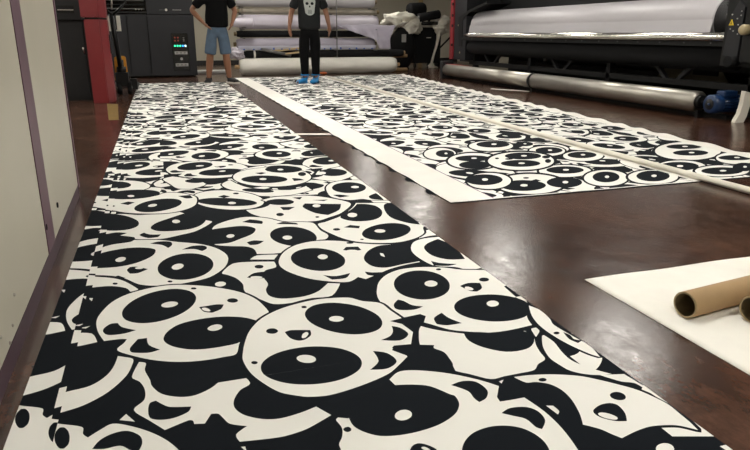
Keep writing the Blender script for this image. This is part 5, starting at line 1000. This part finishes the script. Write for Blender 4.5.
tg = m.build('card_tag', ['white', mat('red_card', (.6, .03, .03), .5)]); tag(tg, 'small white and red card lying on the far end of the aluminium roller', 'card')

# ------------------------------------------------------------------ floor bits
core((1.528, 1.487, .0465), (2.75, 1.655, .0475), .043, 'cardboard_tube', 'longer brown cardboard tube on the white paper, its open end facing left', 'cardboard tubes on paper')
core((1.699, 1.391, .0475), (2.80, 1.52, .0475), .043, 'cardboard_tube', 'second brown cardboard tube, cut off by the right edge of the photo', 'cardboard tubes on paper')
m = MB().prism([(1.07, 5.73, .0085), (1.40, 5.62, .0085), (1.40, 5.54, .0085), (1.07, 5.66, .0085)], (0, 0, .002)); tag(m.build('tape_strip', 'paper'), 'short white tape strip crossing the bare floor between the two printed cloths', 'tape')
m = MB().prism([(-.70, 9.08, .0004), (-.56, 8.98, .0004), (-.465, 7.3, .0004), (-.565, 7.3, .0004)], (0, 0, .001)); tag(m.build('floor_patch', 'ypatch'), 'dull yellow patch on the floor in front of the red tower', 'tape')  # thin flat yellow-brown patch just above the floor
m = MB().prism([(5.1, 9.55, .0005), (5.45, 8.95, .0005), (5.5, 9.0, .0005), (5.16, 9.62, .0005)], (0, 0, .004)); tag(m.build('tape_strip', 'paper'), 'thin white strip on the dark floor below the aluminium roller', 'tape')
m = MB().box((.75, 15.2, 0), (1.5, 15.6, .07), bev=.02); tag(m.build('floor_bundle', 'lightgrey'), 'low grey bundle on the floor behind the left man\'s legs', 'bundle')

m = MB().sphere((3.42, 14.17, .028), .028, 0, (3.2, 1, 1), 14); tag(m.build('orange_rag', mat('orange_cloth', (.50, .12, .03), .8)), 'small orange rag on the floor against the thick off-white roll', 'rag')
# ------------------------------------------------------------------ people
def skinmesh(name, verts, edges, radii, mt, parent, sub=2, root=0):
    me = bpy.data.meshes.new(name); me.from_pydata([tuple(v) for v in verts], edges, []); me.update()
    o = bpy.data.objects.new(name, me); COL.objects.link(o)
    s = o.modifiers.new('skin', 'SKIN'); s.use_smooth_shade = True; s.branch_smoothing = .6
    for i, r in enumerate(radii):
        sv = me.skin_vertices[0].data[i]; sv.radius = r if isinstance(r, tuple) else (r, r); sv.use_root = (i == root)
    d = o.modifiers.new('sub', 'SUBSURF'); d.levels = sub; d.render_levels = sub
    dg = bpy.context.evaluated_depsgraph_get(); dg.update()
    nm = bpy.data.meshes.new_from_object(o.evaluated_get(dg)); bpy.data.objects.remove(o); bpy.data.meshes.remove(me)
    nm.name = name; nm.materials.clear(); nm.materials.append(M[mt]); nm.polygons.foreach_set('use_smooth', [True] * len(nm.polygons))
    q = bpy.data.objects.new(name, nm)
    if parent: nm.transform(world_of(parent).inverted())
    return link(q, parent)

def person(ox, oy, rz, label, P):
    """P gives joints in local coordinates: x to the viewer's right, -y to the front, z up"""
    t = thing('person', label, 'person', (ox, oy, 0), rz)
    R = Matrix.Translation((ox, oy, 0)) @ Matrix.Rotation(rz, 4, 'Z')
    V = []; E_ = []; Rd = []
    def v(p, r, frm=None):
        V.append(R @ Vector(p)); Rd.append(r)
        if frm is not None: E_.append((frm, len(V) - 1))
        return len(V) - 1
    hz = P['hip']; bx = P.get('bx', 0); sh = P['sh']
    pel = v((bx, 0, hz), (.155, .105)); be = v((bx, -.01, hz + .16), (.15, .105), pel); ch = v((bx, 0, sh - .17), (.165, .115), be); up = v((bx, .01, sh - .02), (.13, .085), ch)
    nk = v((bx, .0, sh + .06), .058, up); nk2 = v((bx, -.004, sh + .10), .052, nk)
    hd = v((bx, -.024, sh + .175), (.096, .112), nk2); h2 = v((bx, -.014, sh + .255), (.104, .126), hd); h3 = v((bx, -.005, sh + .345), (.098, .118), h2)
    for s, (el, wr, pl, thn) in zip((-1, 1), P['arms']):
        a = v((bx + s * .21, .005, sh - .045), .066, up); b = v(tuple((Vector((bx + s * .21, .005, sh - .045)) + Vector(el)) / 2), .058, a)
        c = v(el, .048, b); d = v(tuple(Vector(el).lerp(Vector(wr), .35)), .049, c); e = v(wr, .034, d)
        w = Vector(wr); dr = (Vector(pl) - w).normalized(); k1 = v(tuple(w + dr * .05), (.046, .034), e); pc = v(tuple(w + dr * .085), (.050, .030), k1)
        side = Vector(thn); 
        # four fingers and a thumb
        for q, (off, ln) in enumerate(((-.036, .080), (-.012, .092), (.012, .088), (.035, .070))):
            across = dr.cross(side).normalized() if False else side.cross(dr).cross(dr).normalized() * -1
            f0 = w + dr * .10 + across * off; 
            cur = side.cross(dr).normalized() * (-.02 if s > 0 else .02)
            g1 = v(tuple(f0), .0135, pc); g2 = v(tuple(f0 + dr * ln * .5 + cur * .3), .0125, g1); g3 = v(tuple(f0 + dr * ln * .95 + cur), .0105, g2)
        across = side.cross(dr).cross(dr).normalized() * -1
        th = v(tuple(w + dr * .045 - across * .040), .0155, k1); t2 = v(tuple(w + dr * .085 - across * .055), .0135, th); v(tuple(w + dr * .115 - across * .055), .011, t2)
    for s, (kn, an, toe) in zip((-1, 1), P['legs']):
        a = v((bx + s * .09, 0, hz - .07), (.088, .088), pel); b = v(tuple(Vector((bx + s * .09, 0, hz - .07)).lerp(Vector(kn), .5)), .076, a)
        c = v(kn, .066, b); d = v(tuple(Vector(kn).lerp(Vector(an), .35) + Vector((0, .015, 0))), .072, c); e = v(an, .045, d)
        hl = v((an[0], an[1] + .01, .055), .038, e); v(tuple(Vector(toe)), (.036, .024), hl)
    body = skinmesh('body', V, E_, Rd, 'skin', t)
    # head: face features and hair
    hc = Vector((bx, -.012, sh + .25))
    bmh = bmesh.new(); bmh.from_mesh(body.data); bv = BVHTree.FromBMesh(bmh); bmh.free()
    def face(x, z):  # point of the face surface, in the person's own coordinates
        h = bv.ray_cast(Vector((bx + x, -1, hc.z + z)), Vector((0, 1, 0)))
        return h[0] if h[0] else Vector((bx + x, -.12, hc.z + z))
    def side(s, z):
        h = bv.ray_cast(Vector((bx + s, hc.y, hc.z + z)), Vector((-s, 0, 0)))
        return h[0] if h[0] else Vector((bx + s * .1, hc.y, hc.z + z))
    ey = t
    for s in (-1, 1):
        c_ = face(s * .035, .01); ey = MB().sphere(R @ (c_ + Vector((0, .005, 0))), .014, 0, (1, .7, .6), 12).build('eye', 'white', t)
        MB().sphere(R @ (c_ + Vector((0, -.003, 0))), .006, seg=8).build('pupil', 'slot', ey)
        c_ = face(s * .035, .036); MB().tube([R @ (c_ + Vector((s * w_ * .02, -.001, -abs(w_ - .2) * .006))) for w_ in (-1, -.3, .4, 1)], .0045, 6).build('eyebrow', 'hair', t)
        c_ = side(s, -.005); MB().sphere(R @ (c_ + Vector((s * .004, .015, 0))), .030, 0, (.35, .7, 1.05), 12).build('ear', 'skin', t)
    c_ = face(0, -.02); m = MB(); m.sphere(R @ (c_ + Vector((0, -.006, -.004))), .016, 0, (.9, 1, .9), 12); m.sphere(R @ (c_ + Vector((0, .002, .020))), .011, 0, (.7, .9, 2.4), 10); m.build('nose', 'skin', t)
    c_ = face(0, -.058); MB().sphere(R @ (c_ + Vector((0, .004, 0))), .024, 0, (1, .4, .26), 12).build('mouth', mat('lips', (.16, .055, .042), .5), t)
    m = MB(); bmesh.ops.create_icosphere(m.bm, subdivisions=4, radius=1)
    dele = []
    for w in m.bm.verts:
        n_ = w.co.copy()
        if n_.z < .18 - (n_.y + .2) * .9 or (n_.y < -.45 and n_.z < .48): dele.append(w); continue
        d_ = n_.normalized(); o_ = hc + Vector((0, .01, .02)); h = bv.ray_cast(o_ + d_ * .4, -d_)
        q_ = h[0] if h[0] else o_ + d_ * .1
        w.co = R @ (q_ + d_ * (.012 + .003 * noise.noise(n_ * 9)))
    bmesh.ops.delete(m.bm, geom=dele, context='VERTS')
    for f in m.bm.faces: f.smooth = True
    o = m.build('hair', 'hair', t); sd = o.modifiers.new('t', 'SOLIDIFY'); sd.thickness = .016; sd.offset = -1
    # shirt
    V, Rd, E_ = [], [], []
    V2 = V
    a0 = v((bx, -.005, P['hem']), (.215, .145)); a1 = v((bx, -.005, P['hem'] + .05), (.215, .145), a0); a2 = v((bx, -.008, hz + .22), (.225, .150), a1); a3 = v((bx, 0, sh - .17), (.238, .150), a2); a4 = v((bx, .01, sh - .03), (.20, .118), a3); a5 = v((bx, .005, sh + .055), (.092, .085), a4)
    for s, (el, wr, pl, thn) in zip((-1, 1), P['arms']):
        j = Vector((bx + s * .21, .005, sh - .045)); b = v(tuple(j), .096, a4); c = v(tuple(j.lerp(Vector(el), .45)), .086, b); d = v(tuple(j.lerp(Vector(el), .80)), .090, c)
    shirt = skinmesh('t_shirt', V, E_, Rd, P['shirt'], t)
    # trousers or shorts
    V.clear(); Rd.clear(); E_.clear()
    a0 = v((bx, 0, hz + .09), (.185, .125)); a1 = v((bx, 0, hz), (.20, .135), a0)
    for s, (kn, an, toe) in zip((-1, 1), P['legs']):
        j = Vector((bx + s * .095, 0, hz - .09)); b = v(tuple(j), (.112, .118), a1); K = Vector(kn); e = Vector(an)
        m1 = v(tuple(j.lerp(K, .5)), (.110, .112), b)
        if P['short']:
            m2 = v(tuple(j.lerp(K, .88)), (.112, .112), m1); v(tuple(j.lerp(K, .99)), (.114, .114), m2)
        else:
            m2 = v(tuple(K), (.092, .092), m1); m3 = v(tuple(K.lerp(e, .5)), (.080, .082), m2); v(tuple(K.lerp(e, .93)), (.074, .076), m3)
    skinmesh('shorts' if P['short'] else 'trousers', V, E_, Rd, P['pants'], t)
    # shoes
    for s, (kn, an, toe) in zip((-1, 1), P['legs']):
        V.clear(); Rd.clear(); E_.clear()
        A_ = Vector((an[0], an[1], 0)); T_ = Vector((toe[0], toe[1], 0)); d = (T_ - A_).normalized()
        top = .125 if P['shoe'] == 'shoe' else .13
        h0_ = v(tuple(A_ - d * .045 + Vector((0, 0, .05))), (.056, .052)); h1_ = v(tuple(A_ + d * .06 + Vector((0, 0, .048))), (.060, .052), h0_); h2_ = v(tuple(A_ + d * .17 + Vector((0, 0, .038))), (.064, .042), h1_); h3_ = v(tuple(A_ + d * .24 + Vector((0, 0, .032))), (.050, .032), h2_)
        v(tuple(A_ + Vector((0, .01, top))), (.060 if P['shoe'] == 'shoe' else .080, .060 if P['shoe'] == 'shoe' else .080), h0_)
        so = skinmesh('shoe' if P['shoe'] == 'shoe' else 'shoe_cover', V, E_, Rd, P['shoe'], t)
        if P['shoe'] == 'shoe':
            m = MB(); n = 24; pr = []
            for k in range(n):
                a = 2 * PI * k / n; c_ = math.cos(a); pr.append(R @ (A_ + d * (.10 + .18 * c_) + Vector((-d.y, d.x, 0)) * (.062 * math.sin(a) * (1 - .15 * c_)) + Vector((0, 0, .0))))
            m.prism(pr, (0, 0, .026)); m.build('sole', 'shoew', so)
            m = MB()
            for q in (.04, .09):
                m.tube([R @ (A_ + d * q + Vector((-d.y, d.x, 0)) * w_ + Vector((0, 0, .096 - abs(w_) * .7 - q * .2))) for w_ in (-.045, -.025, 0, .025, .045)], .0055, 6)
            m.build('stripe', 'shoew', so)
        else:
            m = MB().tube([R @ (A_ + Vector((.072 * math.cos(a), .01 + .072 * math.sin(a), .15))) for a in [2 * PI * k / 16 for k in range(17)]], .012, 8); m.build('elastic_cuff', 'bootie', so)
    return t, shirt, R

# left man: black tee, denim shorts, one hand on the hip
t1, s1_, R1 = person(1.03, 12.25, -.03, 'man in black t-shirt and blue denim shorts, one hand on his hip, standing left', dict(
    hip=.965, sh=1.53, hem=.965, short=True, shirt='teeb', pants='denim', shoe='shoe',
    arms=[((-.42, .03, 1.27), (-.245, -.16, 1.06), (-.14, -.20, .95), (0, -1, 0)), ((.335, .02, 1.26), (.275, -.09, 1.08), (.22, -.15, .96), (0, -1, 0))],
    legs=[((-.155, -.01, .50), (-.205, .02, .09), (-.235, -.12, .03)), ((.125, -.01, .50), (.16, .02, .09), (.24, -.10, .03))]))
# right man: grey tee with a white skull, black trousers, blue shoe covers
t2, s2_, R2 = person(2.60, 11.75, -.10, 'man in charcoal t-shirt with white skull print, black trousers and blue shoe covers', dict(
    hip=.945, sh=1.53, hem=.925, short=False, shirt='teeg', pants='pants', shoe='bootie',
    arms=[((-.31, .02, 1.23), (-.36, -.05, .99), (-.355, -.10, .86), (.2, -1, 0)), ((.31, .02, 1.23), (.35, -.05, .99), (.345, -.10, .86), (-.2, -1, 0))],
    legs=[((-.11, -.01, .50), (-.10, .02, .10), (-.26, -.16, .03)), ((.095, -.01, .50), (.095, .02, .10), (.02, -.14, .03))]))
# skull print laid onto the front of the shirt
bm = bmesh.new(); bm.from_mesh(s2_.data); bvh = BVHTree.FromBMesh(bm)
def onto(x, z, lift):
    h = bvh.ray_cast(Vector((x, -1, z)), Vector((0, 1, 0)))
    return (Vector((x, (h[0].y if h[0] else -.14) - lift, z)))
def patch(name, poly, mt, parent, lift):
    vs = [Vector(p) for p in poly]; x0 = min(p[0] for p in poly); x1 = max(p[0] for p in poly); z0 = min(p[1] for p in poly); z1 = max(p[1] for p in poly)
    inner = [Vector((x0 + (x1 - x0) * i / 8, z0 + (z1 - z0) * j / 8)) for i in range(1, 8) for j in range(1, 8)]
    r = delaunay_2d_cdt(vs + inner, [], [list(range(len(vs)))], 1, 1e-6, True)
    me = bpy.data.meshes.new(name); me.from_pydata([tuple(onto(p[0], p[1], lift)) for p in r[0]], [], [tuple(f) for f in r[2]]); me.materials.append(M[mt]); me.update()
    o = bpy.data.objects.new(name, me); COL.objects.link(o); o.parent = parent; return o
cz = 1.37
def ring(cx, cz_, rx_, rz_, n=20): return [(cx + rx_ * math.cos(2 * PI * k / n), cz_ + rz_ * math.sin(2 * PI * k / n)) for k in range(n)]
sk = smooth([(0, cz + .13), (.07, cz + .115), (.105, cz + .04), (.085, cz - .035), (.055, cz - .06), (.05, cz - .14), (.045, cz - .185), (0, cz - .195), (-.045, cz - .185), (-.05, cz - .14), (-.055, cz - .06), (-.085, cz - .035), (-.105, cz + .04), (-.07, cz + .115)], 3)
skull = patch('skull_print', sk, 'print', t2, .004)
patch('eye_socket', ring(-.045, cz + .005, .028, .024), 'teeg', t2, .006).parent = skull
patch('eye_socket', ring(.045, cz + .005, .028, .024), 'teeg', t2, .006).parent = skull
patch('nose_hole', [(0, cz - .03), (-.014, cz - .06), (.014, cz - .06)], 'teeg', t2, .006).parent = skull
for x in (-.027, -.009, .009, .027):
    patch('tooth_gap', [(x - .003, cz - .17), (x + .003, cz - .17), (x + .003, cz - .10), (x - .003, cz - .10)], 'teeg', t2, .006).parent = skull
patch('logo_mark', ring(.13, .80, .010, .010, 8), 'print', t2, -.2) if False else None
# ------------------------------------------------------------------ light, camera, world
w = bpy.data.worlds.new('world'); SC.world = w; w.use_nodes = True
w.node_tree.nodes['Background'].inputs[0].default_value = (.8, .8, .8, 1); w.node_tree.nodes['Background'].inputs[1].default_value = .05
cam = bpy.data.cameras.new('camera'); co = bpy.data.objects.new('camera', cam); COL.objects.link(co)
F_ = 640; pitch = math.atan((225 - 33) / F_); yaw = math.atan((375 - 157) * math.cos(pitch) / F_)
cam.sensor_width = 36; cam.sensor_fit = 'HORIZONTAL'; cam.lens = 36 * F_ / 750; cam.clip_start = .05; cam.clip_end = 100
co.location = (0, 0, .88); co.rotation_euler = (PI / 2 - pitch, 0, -yaw)
SC.camera = co
vs = SC.view_settings; vs.view_transform = 'Standard'; vs.look = 'None'; vs.gamma = 1; vs.use_curve_mapping = False; vs.exposure = EXPO
SC.cycles.use_denoising = True
SC.cycles.max_bounces = 8
